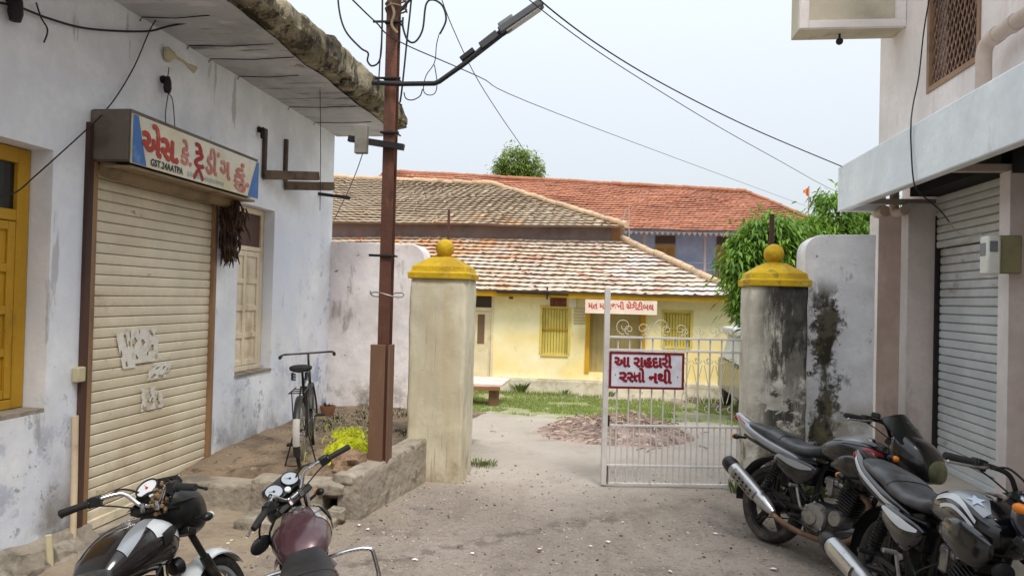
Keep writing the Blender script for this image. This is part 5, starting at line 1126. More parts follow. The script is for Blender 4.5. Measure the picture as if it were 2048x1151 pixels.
# things on the platform
p = onZ(655, 826, .36); m = M(); m.lathe([(0, 0), (.06, .002), (.085, .08), (.09, .12), (.08, .12), (.07, .04), (0, .03)], (p.x, p.y, .33), (0, 0, 1), 16)
PTT = thing('clay_pot', 'small broken orange clay pot with a dark plant at the wall corner', 'pot', (p.x, p.y, .33)); m.build('pot', mat('clay_orange', CR_(134, 92, 72), .85, [(CR_(104, 66, 50), 8, .5, .68, .6, {})]), PTT)
m = M(); leaf_tuft(m, (p.x, p.y, .40), 12, .10, .03, .7, 3); m.build('plant', mat('dead_plant', (.05, .04, .025), .9), PTT, smooth=False, recalc=False)
# yellow-green netting heap
m = M(); rr = random.Random(2)
def net(i, j, c, rx, ry, h, sd, rot):
    a, r = i*2*math.pi, j; x, y = math.cos(a)*r*rx, math.sin(a)*r*ry; x, y = x*math.cos(rot)-y*math.sin(rot), x*math.sin(rot)+y*math.cos(rot)
    e = 1+.25*N2(math.cos(a), math.sin(a), 1.3, sd)
    return Vector((c[0]+x*e, c[1]+y*e, c[2]+h*(1-r**2.2)*(1+.8*N2(x, y, 5, sd))+.05*N2(x, y, 11, sd)*(1-r*.4)+.02*N2(x, y, 26, sd)))
for c, rx, ry, h, sd, rot in (((-2.58, 7.15, .30), .17, .22, .09, 1, .3), ((-2.30, 6.60, .29), .24, .15, .11, 5, .5), ((-2.30, 6.12, .28), .18, .20, .09, 9, 1.0)):
    m.grid(lambda a, b: net(a, b, c, rx, ry, h, sd, rot), 60, 18)
for k in range(160):
    y = rr.uniform(5.95, 7.3); x = -2.30-.28*max(0, y-6.6)/.7+rr.gauss(0, .10); z = .35+.04*rr.random(); th = rr.uniform(0, 6.28); l = .06
    q = [Vector((x+math.cos(th+t*rr.uniform(.5, 1.4))*l*t, y+math.sin(th+t)*l*t, z+.03*math.sin(t*3)-.04*t)) for t in (0, .4, .8, 1.2)]; m.tube(q, .004, 4)
o = m.build('plastic_netting', mat('acid_yellow_netting', CR_(196, 204, 10), .5, [(CR_(120, 132, 8), 14, .46, .62, .8, {}), (CR_(226, 206, 40), 5, .5, .66, .6, {}), (CR_(110, 112, 30), 30, .56, .64, .7, {})], bump=(40, .9)), angle=70); tag(recenter(o), 'crumpled heap of bright yellow green plastic netting on the platform', 'netting')
m = M(); m.ball((-2.10, 5.88, .33), .15, 18, .55, (1.15, .9, .75), 6); o = m.build('sack', mat('brown_sacking', CR_(150, 124, 100), .9, [(CR_(104, 82, 66), 12, .48, .62, .8, {})], bump=(30, .9))); tag(recenter(o), 'small brown lumpy sack beside the yellow netting', 'sack')
# litter on the street
rr = random.Random(33); SCRAP = mat('white_litter_scrap', CR_(224, 220, 212), .8)
spots = [(1430, 1066), (1340, 1146), (945, 1107), (830, 1122), (1080, 1100), (1545, 1140), (1245, 1045), (1700, 1112), (1180, 1095), (795, 990), (735, 1060), (718, 1052), (1215, 1085)]
for k, (px, py) in enumerate(spots):
    p = onZ(px, py, 0); m = M(); s = rr.uniform(.008, .018); p.z = gh(p.x, p.y); c = rr.uniform(0, 6)
    f = [Vector((p.x+math.cos(c+a)*s*rr.uniform(.6, 1.3)*1.6, p.y+math.sin(c+a)*s*rr.uniform(.6, 1.3), p.z+.006+.012*rr.random())) for a in (0, 1.2, 2.3, 3.4, 4.4, 5.4)]; m.add(f+[sum(f, Vector())/6+Vector((0, 0, .008))], [(i, (i+1) % 6, 6) for i in range(6)])
    tag(recenter(m.build('paper_scrap', SCRAP, smooth=False)), 'small white paper scrap lying on the dusty street', 'litter', 'paper scraps on the street')
m = M()
m.cm = 0
for i in range(4200):
    m.cm = rr.choice((0, 0, 1, 2)); x = rr.uniform(-2.6, 2.4); y = rr.uniform(4.2, 7.6); s = abs(rr.gauss(0, .005))+.002; z = gh(x, y)
    if rr.random() < .5 and x > -1.2: continue
    m.cbox((x, y, z+s*.25), (s*1.5, s, s*.8), Matrix.Rotation(rr.uniform(0, 6), 3, 'Z') @ Matrix.Rotation(rr.uniform(-.5, .5), 3, 'X'))
o = m.build('gravel', [mat('street_chips', CR_(150, 136, 120), .9, var=.3), mat('dark_street_chips', CR_(92, 80, 70), .9, var=.3), mat('pale_street_chips', CR_(196, 184, 170), .9, var=.2)], smooth=False); tag(o, 'loose stone chips scattered over the dusty street', 'gravel', kind='stuff')
# ------------------------------------------------------------------ motorcycles
def omat(name, base, rough=.4, **k): return mat(name, base, rough, coord='obj', **k)
RUBBER = omat('black_rubber', (.018, .018, .018), .8, var=.1)
TYREM = omat('dusty_tyre_rubber', (.020, .019, .018), .85, layers=[((.12, .10, .078), 4, .46, .66, .65, {}), ((.05, .042, .034), 22, .5, .65, .6, {})])
CHROME = omat('worn_chrome', (.62, .62, .62), .16, metal=1, var=.08, layers=[((.30, .27, .24), 18, .6, .72, .5, {})])
DARKMET = omat('dark_engine_metal', (.028, .027, .027), .42, metal=.5, layers=[((.12, .10, .08), 7, .54, .70, .55, {})])
ALU = omat('dull_aluminium', (.33, .32, .31), .4, metal=.8, layers=[((.13, .11, .09), 9, .5, .68, .7, {})])
BLKPL = omat('black_plastic', (.011, .011, .012), .36, layers=[((.06, .054, .048), 5, .56, .74, .4, {})])
SATIN = omat('satin_black_paint', (.007, .007, .008), .14, coat=.8, layers=[((.06, .05, .045), 4, .6, .76, .25, {})])
VINYL = omat('black_seat_vinyl', (.018, .018, .02), .42, layers=[((.05, .048, .046), 3, .45, .7, .6, {})], bump=(120, .12))
SILVM = omat('silver_muffler', (.50, .50, .51), .3, metal=.85, layers=[((.22, .19, .16), 8, .54, .7, .5, {})])
RUSTP = omat('rusty_exhaust_pipe', (.16, .095, .06), .6, metal=.4, layers=[((.30, .22, .16), 9, .5, .68, .6, {})])
WHITEP = omat('silver_white_paint', (.55, .58, .60), .25, coat=.4, var=.05)
ORANGE = omat('amber_lens', (.75, .22, .02), .2, var=.05)
REDL = omat('red_lens', (.42, .012, .02), .18, var=.05)
LENS = omat('clear_lamp_glass', (.55, .57, .57), .06, var=.03)
OLIVEG = omat('olive_headlamp_glass', (.16, .17, .09), .08, var=.1, layers=[((.05, .055, .035), 5, .5, .65, .7, {})])
SMOKE = omat('smoked_visor', (.016, .018, .016), .15, var=.1, layers=[((.10, .10, .085), 8, .55, .7, .5, {})])
DIAL = omat('white_dial', (.62, .64, .66), .3, var=.05)
DIALG = omat('grey_blue_dial', (.34, .37, .42), .15, var=.05)

def cr(a, b, c, d, t): return .5*((2*b)+(c-a)*t+(2*a-5*b+4*c-d)*t*t+(3*b-a-3*c+d)*t*t*t)
class Loft:
    """sections: (x, y, z centre, half width, half height up, half height down, exponent)"""
    def __init__(s, secs): s.s = [tuple(q)+(2.4,)*(7-len(q)) for q in secs]
    def P(s, u, a, off=0.):
        n = len(s.s)-1; t = min(max(u, 0), 1)*n; i = min(int(t), n-1); f = t-i
        A, B, C, D = s.s[max(i-1, 0)], s.s[i], s.s[i+1], s.s[min(i+2, n)]
        x, y, z, w_, hu, hd, e = [cr(A[k], B[k], C[k], D[k], f) for k in range(7)]
        ca, sa = math.cos(a), math.sin(a); h = hu if sa >= 0 else hd; w_ = max(w_, .002); h = max(h, .002)
        sg = lambda v: math.copysign(abs(v)**(2/e), v)
        return Vector((x, y+(w_+off)*sg(ca), z+(h+off)*sg(sa)))
    def mesh(s, m, nu=28, na=28):
        o = len(m.v); m.v += [s.P(i/nu, 2*math.pi*k/na) for i in range(nu+1) for k in range(na)]
        for i in range(nu):
            for k in range(na): m.f.append((o+i*na+k, o+i*na+(k+1) % na, o+(i+1)*na+(k+1) % na, o+(i+1)*na+k)); m.fm.append(m.cm)
        for i, fl in ((0, 1), (nu, 0)):
            r = [o+i*na+k for k in range(na)]; m.f.append(tuple(r[::-1] if fl else r)); m.fm.append(m.cm)
        return m
    def patch(s, m, pts, off=.003, nu=18, nv=5):
        """band between two angle curves: pts = [(u, a_lo, a_hi) degrees ...]"""
        def at(t):
            q = t*(len(pts)-1); i = min(int(q), len(pts)-2); f = q-i; A, B, C, D = pts[max(i-1, 0)], pts[i], pts[i+1], pts[min(i+2, len(pts)-1)]
            return [cr(A[k], B[k], C[k], D[k], f) for k in range(3)]
        def fn(i, j):
            u, lo, hi = at(i); return s.P(u, RD(lo+(hi-lo)*j), off)
        m.grid(fn, nu, nv); return m
AXT = RD(26); SAX = Vector((-math.sin(AXT), 0, math.cos(AXT))); SP0 = Vector((.99, 0, .95))
def motorcycle(label, xy, z0, psi, lean, steer, sc, st):
    T = thing('motorcycle', label, 'motorcycle', (xy[0], xy[1], z0), 'motorcycles parked along the street', rot=(-RD(lean), 0, RD(90-psi)), scale=sc, local=True)
    OFF[T.name] = Vector((0, 0, 0))
    SRm = Matrix.Rotation(RD(steer), 3, SAX); SF = lambda p: SP0+SRm @ (p-SP0)
    def B(m, n, mt, par=None, **k): return m.build(n, mt, par or T, **k)
    def Sx(m): return m.xf(SF)
    paint = st['paint']; FAX = Vector((1.32, 0, .30)); RAX = Vector((0, 0, .30))
    # wheels
    def wheel(c, name, hw, fn):
        m = M(); m.lathe([(.045, -.06), (.06, -.05), (.062, .05), (.045, .06)], c, (0, 1, 0), 16)
        if st['alloy']:
            for k in range(5):
                a = k*1.2566+.3
                for d in (-.13, .13):
                    p0 = c+Vector((math.cos(a+d*2)*.055, 0, math.sin(a+d*2)*.055)); p1 = c+Vector((math.cos(a+d*.7)*.222, 0, math.sin(a+d*.7)*.222)); m.bar(p0, p1, .024, .026, up=(0, 1, 0))
        else:
            for k in range(32):
                a = k*math.pi/16; s = 1 if k % 2 else -1; d = .45*(1 if k % 4 < 2 else -1)
                m.tube([c+Vector((math.cos(a+d)*.055, s*.045, math.sin(a+d)*.055)), c+Vector((math.cos(a)*.222, s*.008, math.sin(a)*.222))], .0028, 5)
        m.lathe([(.0, -.068), (.08, -.066), (.085, -.045), (.07, -.04)], c, (0, 1, 0), 20)
        W = B(fn(m), name, st['rimmat'])
        m = M(); w_ = hw
        m.lathe([(.232, -w_*.62), (.250, -w_*.95), (.272, -w_), (.290, -w_*.72), (.2985, -w_*.35), (.300, 0), (.2985, w_*.35), (.290, w_*.72), (.272, w_), (.250, w_*.95), (.232, w_*.62)], c, (0, 1, 0), 44, closed=True); B(fn(m), 'tyre', TYREM, W)
        m = M(); m.lathe([(.214, -w_*.5), (.236, -w_*.66), (.240, -w_*.6), (.226, -w_*.3), (.222, 0), (.226, w_*.3), (.240, w_*.6), (.236, w_*.66), (.214, w_*.5), (.209, 0)], c, (0, 1, 0), 40, closed=True); B(fn(m), 'rim', st['rimmat'], W)
        return W
    I = lambda m: m
    wheel(RAX, 'rear_wheel', st.get('rw', .05), I); FW = wheel(FAX, 'front_wheel', .042, Sx)
    # fork, fender
    tp = lambda t, y, f=.03: Vector((.99+.438*t+f*.9, y, .95-.899*t+f*.44))
    for s in (-1, 1):
        m = M(); m.tube([tp(-.03, s*.095), tp(.38, s*.095)], .018, 12); m.tube([tp(.36, s*.095), tp(.40, s*.095), tp(.69, s*.095), FAX+Vector((-.005, s*.085, 0))], [.026, .028, .027, .022], 12); FL = B(Sx(m), 'fork_leg', st['forkmat'])
        if st.get('gaiter'):
            m = M(); m.tube([tp(.20+.012*k, s*.095) for k in range(15)], [.030 if k % 2 else .024 for k in range(15)], 12); B(Sx(m), 'gaiter', RUBBER, FL)
    m = M()
    for t in (0., .17): m.cbox(tp(t, 0, .02), (.07, .25, .035), Matrix.Rotation(RD(26), 3, 'Y'))
    B(Sx(m), 'fork_yoke', DARKMET, bevel=.006)
    m = M(); lf = lambda a, q, r0=.325: FAX+Vector((math.sin(a)*(r0-.03*q*q), .062*q, math.cos(a)*(r0-.03*q*q)))
    m.grid(lambda i, j: lf(RD(-62+120*i), 2*j-1), 22, 8); m.grid(lambda i, j: lf(RD(-62+120*i), 2*j-1, .331), 22, 8)
    FF = B(Sx(m), 'front_fender', st['fender'])
    m = M()
    for s in (-1, 1): m.bar(FAX+Vector((-.12, s*.066, .26)), FAX+Vector((-.03, s*.075, .02)), .012, .02)
    B(Sx(m), 'fender_stay', BLKPL, FF)
    # handlebar
    hb = [(.855, .25, 1.075), (.90, .185, 1.085), (.955, .12, 1.075), (.975, .06, 1.005), (.975, 0, .99)]
    pts = spline([Vector(p) for p in hb]+[Vector((x, -y, z)) for x, y, z in hb[-2::-1]], 4)
    m = M(); m.tube(pts, .0115, 10); m.tube([(.975, .04, .965), (.975, .04, 1.01)], .018, 8); m.tube([(.975, -.04, .965), (.975, -.04, 1.01)], .018, 8)
    HB = B(Sx(m), 'handlebar', st['barmat'])
    for s in (-1, 1):
        g0, g1 = Vector((.862, s*.24, 1.075)), Vector((.812, s*.372, 1.062)); d = (g1-g0).normalized()
        m = M(); m.tube([g0, g0+d*.006, g0+d*.012, g0+d*.03, g1-d*.006, g1], [.024, .026, .018, .0175, .018, .015], 12); B(Sx(m), 'grip', RUBBER, HB)
        m = M(); m.cbox(g0-d*.028, (.045, .05, .05), Matrix.Rotation(s*.35, 3, 'Z')); m.tube([g0-d*.05+Vector((.02, 0, 0)), g0-d*.01+Vector((.035, 0, 0))], .013, 8); B(Sx(m), 'switch_housing', BLKPL, HB, bevel=.008)
        m = M(); m.tube(spline([g0-d*.04+Vector((.03, 0, -.002)), g0+d*.02+Vector((.06, 0, -.008)), g0+d*.08+Vector((.062, 0, -.014)), g0+d*.165+Vector((.05, 0, -.02))], 5), [.007]*6+[.0065]*9+[.006], 7); m.ball(g0+d*.168+Vector((.05, 0, -.02)), .0095, 8); B(Sx(m), 'lever', BLKPL if st.get('blacklever') else ALU, HB)
        m = M(); m.tube(spline([g0-d*.05+Vector((.035, 0, -.005)), Vector((.96, s*.13, 1.10)), Vector((1.05, s*.07, 1.02)), Vector((1.04, s*.03, .88))], 7), .005, 6); B(Sx(m), 'control_cable', RUBBER, HB)
        m = M(); m.tube(spline([g0-d*.03+Vector((.01, 0, -.025)), Vector((.94, s*.15, 1.02)), Vector((1.02, s*.05, .95)), Vector((1.0, s*.02, .86))], 7), .004, 6); B(Sx(m), 'control_cable', RUBBER, HB)
    if st.get('reservoir'):
        m = M(); m.cbox((.925, -.20, 1.115), (.05, .06, .035), Matrix.Rotation(.3, 3, 'Z')); B(Sx(m), 'brake_reservoir', BLKPL, HB, bevel=.006)
    if st.get('mirror'):
        s, down = st['mirror']; a = Vector((.90, s*.20, 1.09)); b = a+Vector((.03, s*.13, -.17 if down else .16))
        m = M(); m.tube(spline([a, a.lerp(b, .5)+Vector((0, s*.03, 0)), b], 5), .006, 7); m.ball(b, .055, 14, 0, (.28, 1.25, .8)); B(Sx(m), 'mirror', BLKPL, HB)
    # headlight / cowl
    if st['front'] == 'round':
        m = M(); m.lathe([(0, -.12), (.055, -.115), (.085, -.07), (.098, 0), (.098, .02), (.09, .028)], (1.17, 0, .90), (1, 0, 0), 24); H = B(Sx(m), 'headlight', BLKPL)
        m = M(); m.lathe([(.09, .022), (.06, .042), (0, .05)], (1.17, 0, .90), (1, 0, 0), 24); B(Sx(m), 'lens', LENS, H)
        m = M(); m.lathe([(.088, .02), (.1, .018), (.1, .034), (.088, .036)], (1.17, 0, .90), (1, 0, 0), 24, closed=True); B(Sx(m), 'rim', CHROME, H)
    else:
        big = st.get('big', 1.)
        C = Loft([(1.00, 0, .95, .11, .10, .10), (1.05, 0, .945, .145*big, .115, .13), (1.13, 0, .925, .155*big, .12, .15), (1.21, 0, .895, .135*big, .12, .14), (1.275, 0, .87, .095*big, .09, .10), (1.30, 0, .855, .05, .05, .06)])
        m = M(); C.mesh(m); H = B(Sx(m), 'headlight_cowl', st['cowl'])
        m = M(); C.patch(m, [(.66, -70, 70), (.75, -78, 66), (.85, -80, 62), (.93, -80, 60), (1., -80, 60)], .004, 14, 12); 
        m2 = M(); L2 = Loft([(q[0]+.004, 0, q[2]-.018, q[3]*.82, q[4]*.70, q[5]*.80, 2.2) for q in C.s[(2 if big > 1 else 3):]]); L2.mesh(m2, 14, 24); m2.xf(lambda p: p+Vector((.014 if big == 1 else .022, 0, 0))); B(Sx(m2), 'lens', st.get('lens', LENS), H)
        m = M(); vis = st.get('visor', .17)
        def vf(i, j, o=0.):
            y = (2*j-1); w_ = .160*big*(1-.22*i*i); return Vector((1.215-.17*i*(1+vis)+o-.10*y*y*(1-.2*i), y*w_, .985+vis*i-.045*y*y*(.4+i)+o*.4))
        m.grid(lambda i, j: vf(i, j), 8, 12); m.grid(lambda i, j: vf(i, j, -.006), 8, 12); B(Sx(m), 'visor', SMOKE, H)
        if st.get('stripes'):
            m = M(); 
            for sg in (0, 180):
                for k in range(3):
                    f = (lambda a: a) if sg == 0 else (lambda a: 180-a)
                    C.patch(m, [(.15+.1*k, f(18-14*k), f(25-14*k)), (.4+.08*k, f(10-14*k), f(18-14*k)), (.68+.03*k, f(2-12*k), f(7-12*k))], .003, 10, 2)
            B(Sx(m), 'stripe', WHITEP, H)
    # instruments
    m = M(); Rt = Matrix.Rotation(RD(-38), 3, 'Y'); nrm = Rt @ Vector((0, 0, 1)); ic = Vector((1.045, 0, 1.06))
    dials = st['dials']
    m.cbox(ic-nrm*.02, (.12, .10 if len(dials) == 1 else .2, .05), Rt)
    for y, r, mt in dials: m.lathe([(r*.75, -.05), (r*1.08, -.02), (r*1.1, .018), (r*.98, .02), (r*.94, .004), (0, .003)], ic+Vector((0, y, 0)), nrm, 22)
    IC = B(Sx(m), 'instrument_cluster', BLKPL, bevel=.01)
    for y, r, mt in dials:
        m = M(); m.lathe([(r*.98, .0), (r*.97, .012), (0, .013)], ic+Vector((0, y, 0)), nrm, 22); D_ = B(Sx(m), 'dial', mt, IC)
        m = M(); e = Rt @ Vector((1, 0, 0)); c = ic+Vector((0, y, 0))+nrm*.0145; s = Vector((0, 1, 0)); t = (e*.6+s*.6).normalized(); nn = nrm.cross(t)
        m.add([c-nn*.003, c+nn*.003, c+t*r*.75], [(0, 1, 2)]); m.lathe([(.008, 0), (.006, .004), (0, .005)], c, nrm, 8); B(Sx(m), 'needle', REDL if mt is DIAL else BLKPL, D_)
    if len(dials) > 1:
        m = M(); m.lathe([(.02, 0), (.018, .012), (0, .014)], ic+Rt @ Vector((-.045, 0, 0)), nrm, 14); B(Sx(m), 'warning_lamp', LENS, IC)
    # indicators
    zi = st.get('zi', .86)
    for x, z, s, fr in ((1.10, zi, 1, 1), (1.10, zi, -1, 1), (-.30, .76, 1, 0), (-.30, .76, -1, 0)):
        y0, y1 = s*.10, s*.215; m = M(); m.tube([(x, y0, z), (x, y1-s*.03, z)], .010, 8); m.ball((x-(.01 if fr else -.01), y1, z), .030, 12, 0, (1.1, .9, .75))
        if fr: m = Sx(m)
        Iq = B(m, 'indicator', BLKPL if st.get('ind') != 'orange' or not fr else ORANGE)
        m = M(); m.ball((x+(.012 if fr else -.012), y1, z), .027, 12, 0, (.9, .9, .78)); m = Sx(m) if fr else m; B(m, 'lens', st.get('indlens', ORANGE), Iq)
    # tank
    k = st.get('tk', 1.)
    TK = Loft([(.44, 0, .80, .075, .04, .05), (.50, 0, .82, .115*k, .075, .085), (.60, 0, .835, .140*k, .105, .11), (.72, 0, .845, .155*k, .115, .13), (.84, 0, .84, .155*k, .11, .14), (.93, 0, .825, .13*k, .085, .12), (.975, 0, .82, .08, .05, .07)])
    m = M(); TK.mesh(m, 30, 36); TKo = B(m, 'fuel_tank', st['tank'])
    m = M(); m.lathe([(.045, 0), (.045, .014), (.032, .02), (0, .021)], TK.P(.60, RD(90))-Vector((0, 0, .006)), (0.05, 0, 1), 18); B(m, 'fuel_cap', st.get('cap', CHROME), TKo)
    for nm, mt, pats, off in st.get('tankart', ()):
        for mir in (0, 1):
            m = M()
            for pt in pats: TK.patch(m, [(u, (180-a) if mir else a, (180-b) if mir else b) for u, a, b in pt], off)
            B(m, nm, mt, TKo)
    if st.get('star'):
        uc, ac = .66, 128
        for mir in (0, 1):
            m = M(); o = len(m.v); m.v.append(TK.P(uc, RD(ac if not mir else 180-ac), .0075))
            for q in range(10):
                r_ = .8 if q % 2 == 0 else .34; a = q*math.pi/5; m.v.append(TK.P(uc+.115*r_*math.cos(a), RD((ac+19*r_*math.sin(a)) if not mir else 180-(ac+19*r_*math.sin(a))), .0075))
            m.f += [(o, o+1+q, o+1+(q+1) % 10) for q in range(10)]; m.fm += [0]*10
            B(m, 'star_decal', omat('pale_blue_decal', (.30, .46, .72), .3, var=.25, layers=[((.62, .68, .74), 9, .48, .58, .7, {})]), TKo)
    if st.get('shroud'):
        for s in (-1, 1):
            SH_ = Loft([(.62, s*.13, .74, .02, .02, .03), (.72, s*.155, .76, .03, .06, .07), (.84, s*.165, .75, .03, .085, .09), (.95, s*.15, .74, .026, .07, .09), (1.0, s*.13, .75, .012, .03, .04)]); m = M(); SH_.mesh(m, 16, 16); B(m, 'tank_shroud', st['shroud'])
    # seat, tail, side panels
    ST = Loft([(-.34, 0, .868, .05, .02, .03), (-.28, 0, .865, .095, .035, .035), (-.12, 0, .85, .125, .04, .05), (.02, 0, .83, .135, .045, .055), (.12, 0, .80, .135, .045, .055), (.26, 0, .785, .135, .04, .05), (.38, 0, .79, .12, .042, .05), (.47, 0, .815, .09, .04, .05), (.52, 0, .835, .06, .03, .03)])
    m = M(); ST.mesh(m, 36, 28); SE = B(m, 'seat', st.get('seat', VINYL))
    m = M()
    m.tube([ST.P(.47, RD(a), .001) for a in range(5, 176, 10)], .0035, 5); B(m, 'seam', BLKPL, SE)
    tl = st.get('tail', 0)
    TC = Loft([(-.46-tl*.06, 0, .86+tl*.07, .045, .02, .02), (-.38-tl*.03, 0, .83+tl*.045, .085, .04, .045), (-.24, 0, .795+tl*.02, .118, .05, .055), (-.05, 0, .765, .132, .05, .06), (.10, 0, .735, .135, .05, .06), (.22, 0, .715, .12, .04, .05), (.28, 0, .70, .09, .02, .03)])
    m = M(); TC.mesh(m, 28, 24); TCo = B(m, 'tail_cowl', st['tailmat'])
    for nm, mt, pats, off in st.get('tailart', ()):
        for mir in (0, 1):
            m = M()
            for pt in pats: TC.patch(m, [(u, (180-a) if mir else a, (180-b) if mir else b) for u, a, b in pt], off)
            B(m, nm, mt, TCo)
    m = M(); m.ball((-.462-tl*.05, 0, .85+tl*.06), .045, 14, 0, (.6, 1.3, .75)); B(m, 'tail_light', REDL, TCo)
    for s in (-1, 1):
        SPn = Loft([(.06, s*.115, .66, .012, .015, .02), (.12, s*.135, .665, .022, .055, .05), (.24, s*.14, .64, .026, .075, .085), (.36, s*.14, .63, .024, .075, .10), (.44, s*.13, .64, .018, .05, .06), (.48, s*.12, .66, .01, .01, .02)]); m = M(); SPn.mesh(m, 16, 18); SPo = B(m, 'side_panel', st['side'])
        if st.get('sideart'):
            m = M(); aa = 180 if s < 0 else 0
            SPn.patch(m, [(.15, aa-40*(1 if s > 0 else -1)*-1, aa-20), (.5, aa+5, aa+45) if s > 0 else (.5, aa-45, aa-5), (.85, aa+10, aa+30) if s > 0 else (.85, aa-30, aa-10)], .003); B(m, 'stripe', st['sideart'], SPo)
    # rear fender and grab rail
    m = M(); rf = lambda a, q, r0: RAX+Vector((-math.sin(a)*(r0-.02*q*q), .065*q, math.cos(a)*(r0-.02*q*q)))
    m.grid(lambda i, j: rf(RD(-30+128*i), 2*j-1, .36+.05*i*(1-i)), 24, 6); m.grid(lambda i, j: rf(RD(-30+128*i), 2*j-1, .366+.05*i*(1-i)), 24, 6); B(m, 'rear_fender', BLKPL)
    if st.get('rail'):
        g = [(-.02, .145, .80), (-.20, .15, .855), (-.36, .135, .905), (-.43, .08, .925), (-.45, 0, .93)]; m = M(); m.tube(spline([Vector(p) for p in g]+[Vector((x, -y, z)) for x, y, z in g[-2::-1]], 5), .011, 10); B(m, 'grab_rail', st['rail'])
    # frame, swingarm, shocks
    m = M()
    for p in ([(.97, 0, .88), (.90, 0, .58), (.84, 0, .40), (.72, 0, .22), (.50, 0, .19)], [(.97, 0, .86), (.70, 0, .74), (.45, 0, .70), (.40, 0, .40), (.44, 0, .2)]): m.tube(spline([Vector(q) for q in p], 4), .019, 9)
    for s in (-1, 1): m.tube(spline([Vector(q) for q in ((.44, s*.08, .70), (.10, s*.11, .70), (-.20, s*.10, .75), (-.36, s*.06, .78))], 4), .013, 8); m.tube([(.12, s*.105, .70), (.40, s*.09, .42)], .012, 8)
    B(m, 'frame', st.get('framemat', BLKPL))
    m = M()
    for s in (-1, 1): m.tube([(.40, s*.075, .36), (.16, s*.095, .34), (-.04, s*.10, .30)], [.022, .024, .020], 9)
    m.tube([(.38, -.09, .36), (.38, .09, .36)], .02, 8); B(m, 'swingarm', DARKMET)
    for s in (-1, 1):
        a, b = Vector((.0, s*.125, .36)), Vector((.13, s*.125, .69)); m = M(); m.tube([a, a.lerp(b, .35)], .022, 10); m.tube([a.lerp(b, .3), b], .012, 8); m.tube([a.lerp(b, .93), b], .026, 10); SO = B(m, 'shock_absorber', DARKMET)
        d = (b-a).normalized(); x = d.orthogonal().normalized(); y = d.cross(x); n = 110
        m = M(); m.tube([a+(b-a)*(.22+.70*i/n)+(x*math.cos(i*.62)+y*math.sin(i*.62))*.030 for i in range(n+1)], .0058, 5); B(m, 'spring', st.get('spring', BLKPL), SO)
    # engine
    EM = st.get('engine', DARKMET)
    E_ = Loft([(.38, 0, .33, .07, .06, .08), (.44, 0, .33, .12, .10, .12), (.58, 0, .33, .135, .12, .13), (.72, 0, .32, .13, .12, .12), (.80, 0, .32, .08, .06, .07)]); m = M(); E_.mesh(m, 18, 22); EN = B(m, 'engine', EM)
    m = M(); m.lathe([(.105, -.03), (.11, 0), (.10, .03), (.06, .042), (.0, .045)], (.53, -.125, .33), (0, -1, 0), 26); m.lathe([(.055, .03), (.05, .055), (0, .058)], (.53, -.125, .33), (0, -1, 0), 18); CC_ = B(m, 'clutch_cover', st.get('cover', ALU), EN)
    m = M(); m.lathe([(.085, -.03), (.088, 0), (.075, .025), (.0, .03)], (.69, .125, .33), (0, 1, 0), 22); m.lathe([(.06, -.03), (.062, 0), (.05, .02), (.0, .025)], (.70, -.12, .37), (0, -1, 0), 18); B(m, 'crankcase_cover', st.get('cover', ALU), EN)
    m = M(); cd_ = Vector((.34, 0, .94)).normalized(); Ry = Matrix.Rotation(math.atan2(.34, .94), 3, 'Y')
    for q in range(9): m.cbox(Vector((.70, 0, .44))+cd_*.022*q, (.155-.004*abs(q-4), .17-.004*abs(q-4), .009), Ry)
    m.cbox(Vector((.70, 0, .44))+cd_*.09, (.10, .115, .19), Ry); m.cbox(Vector((.70, 0, .44))+cd_*.22, (.13, .13, .055), Ry); m.cbox(Vector((.70, 0, .44))+cd_*.255, (.09, .10, .03), Ry); B(m, 'cylinder_head', EM, EN, bevel=.003, seg=1)
    m = M(); m.tube([(.60, 0, .60), (.48, .0, .60)], .035, 10); m.cbox((.54, 0, .56), (.06, .09, .12)); m.tube([(.64, 0, .585), (.58, 0, .6)], .026, 8); B(m, 'carburettor', ALU, EN, bevel=.006)
    ex = spline([Vector(q) for q in ((.80, -.03, .57), (.90, -.06, .52), (.91, -.085, .40), (.84, -.105, .27), (.70, -.135, .205), (.45, -.165, .20), (.25, -.18, .235), (.14, -.185, .28))], 6); m = M(); m.tube(ex, .021, 12); EP = B(m, 'exhaust_pipe', st['pipe'])
    mf = st.get('muf', ((.22, -.185, .25), (-.36, -.215, .44))); a, b = Vector(mf[0]), Vector(mf[1])
    m = M(); m.tube([a.lerp(b, t) for t in (0, .06, .18, .5, .80, .93, .98)], [.024, .036, .052, .060, .060, .056, .048], 20); MF = B(m, 'muffler', st['mufmat'])
    m = M(); m.tube([a.lerp(b, t) for t in (.84, .90, .985, 1.01)], [.0625, .0635, .056, .045], 20); m.tube([a.lerp(b, 1.0), a.lerp(b, 1.04)], .02, 10); B(m, 'end_cap', BLKPL, MF)
    if st.get('shield'):
        LD = (b-a).normalized(); m = M()
        sv = Vector((0, -1, 0)); sv = (sv-LD*sv.dot(LD)).normalized(); uv_ = LD.cross(sv)
        shp = lambda i, j, r_: a.lerp(b, .30+.46*i)+(sv*math.cos(RD(-45+90*j))+uv_*math.sin(RD(-45+90*j)))*r_
        m.grid(lambda i, j: a.lerp(b, .30+.46*i)+(sv*math.cos(RD(-45+90*j)*1.)+uv_*math.sin(RD(-45+90*j)))*.066, 10, 8); B(m, 'heat_shield', st['shield'], MF)
        if st.get('slots'):
            for q in range(5):
                for w2_ in (.34, .62):
                    m = M(); m.grid(lambda i, j: shp(.12+.17*q+.085*i, w2_+.16*(j-.5), .0675), 3, 3); B(m, 'shield_slot', BLKPL, MF)
    # pegs, pedals, stand, chain cover
    m = M()
    for s in (-1, 1): m.tube([(.40, s*.12, .30), (.40, s*.25, .31)], .016, 9)
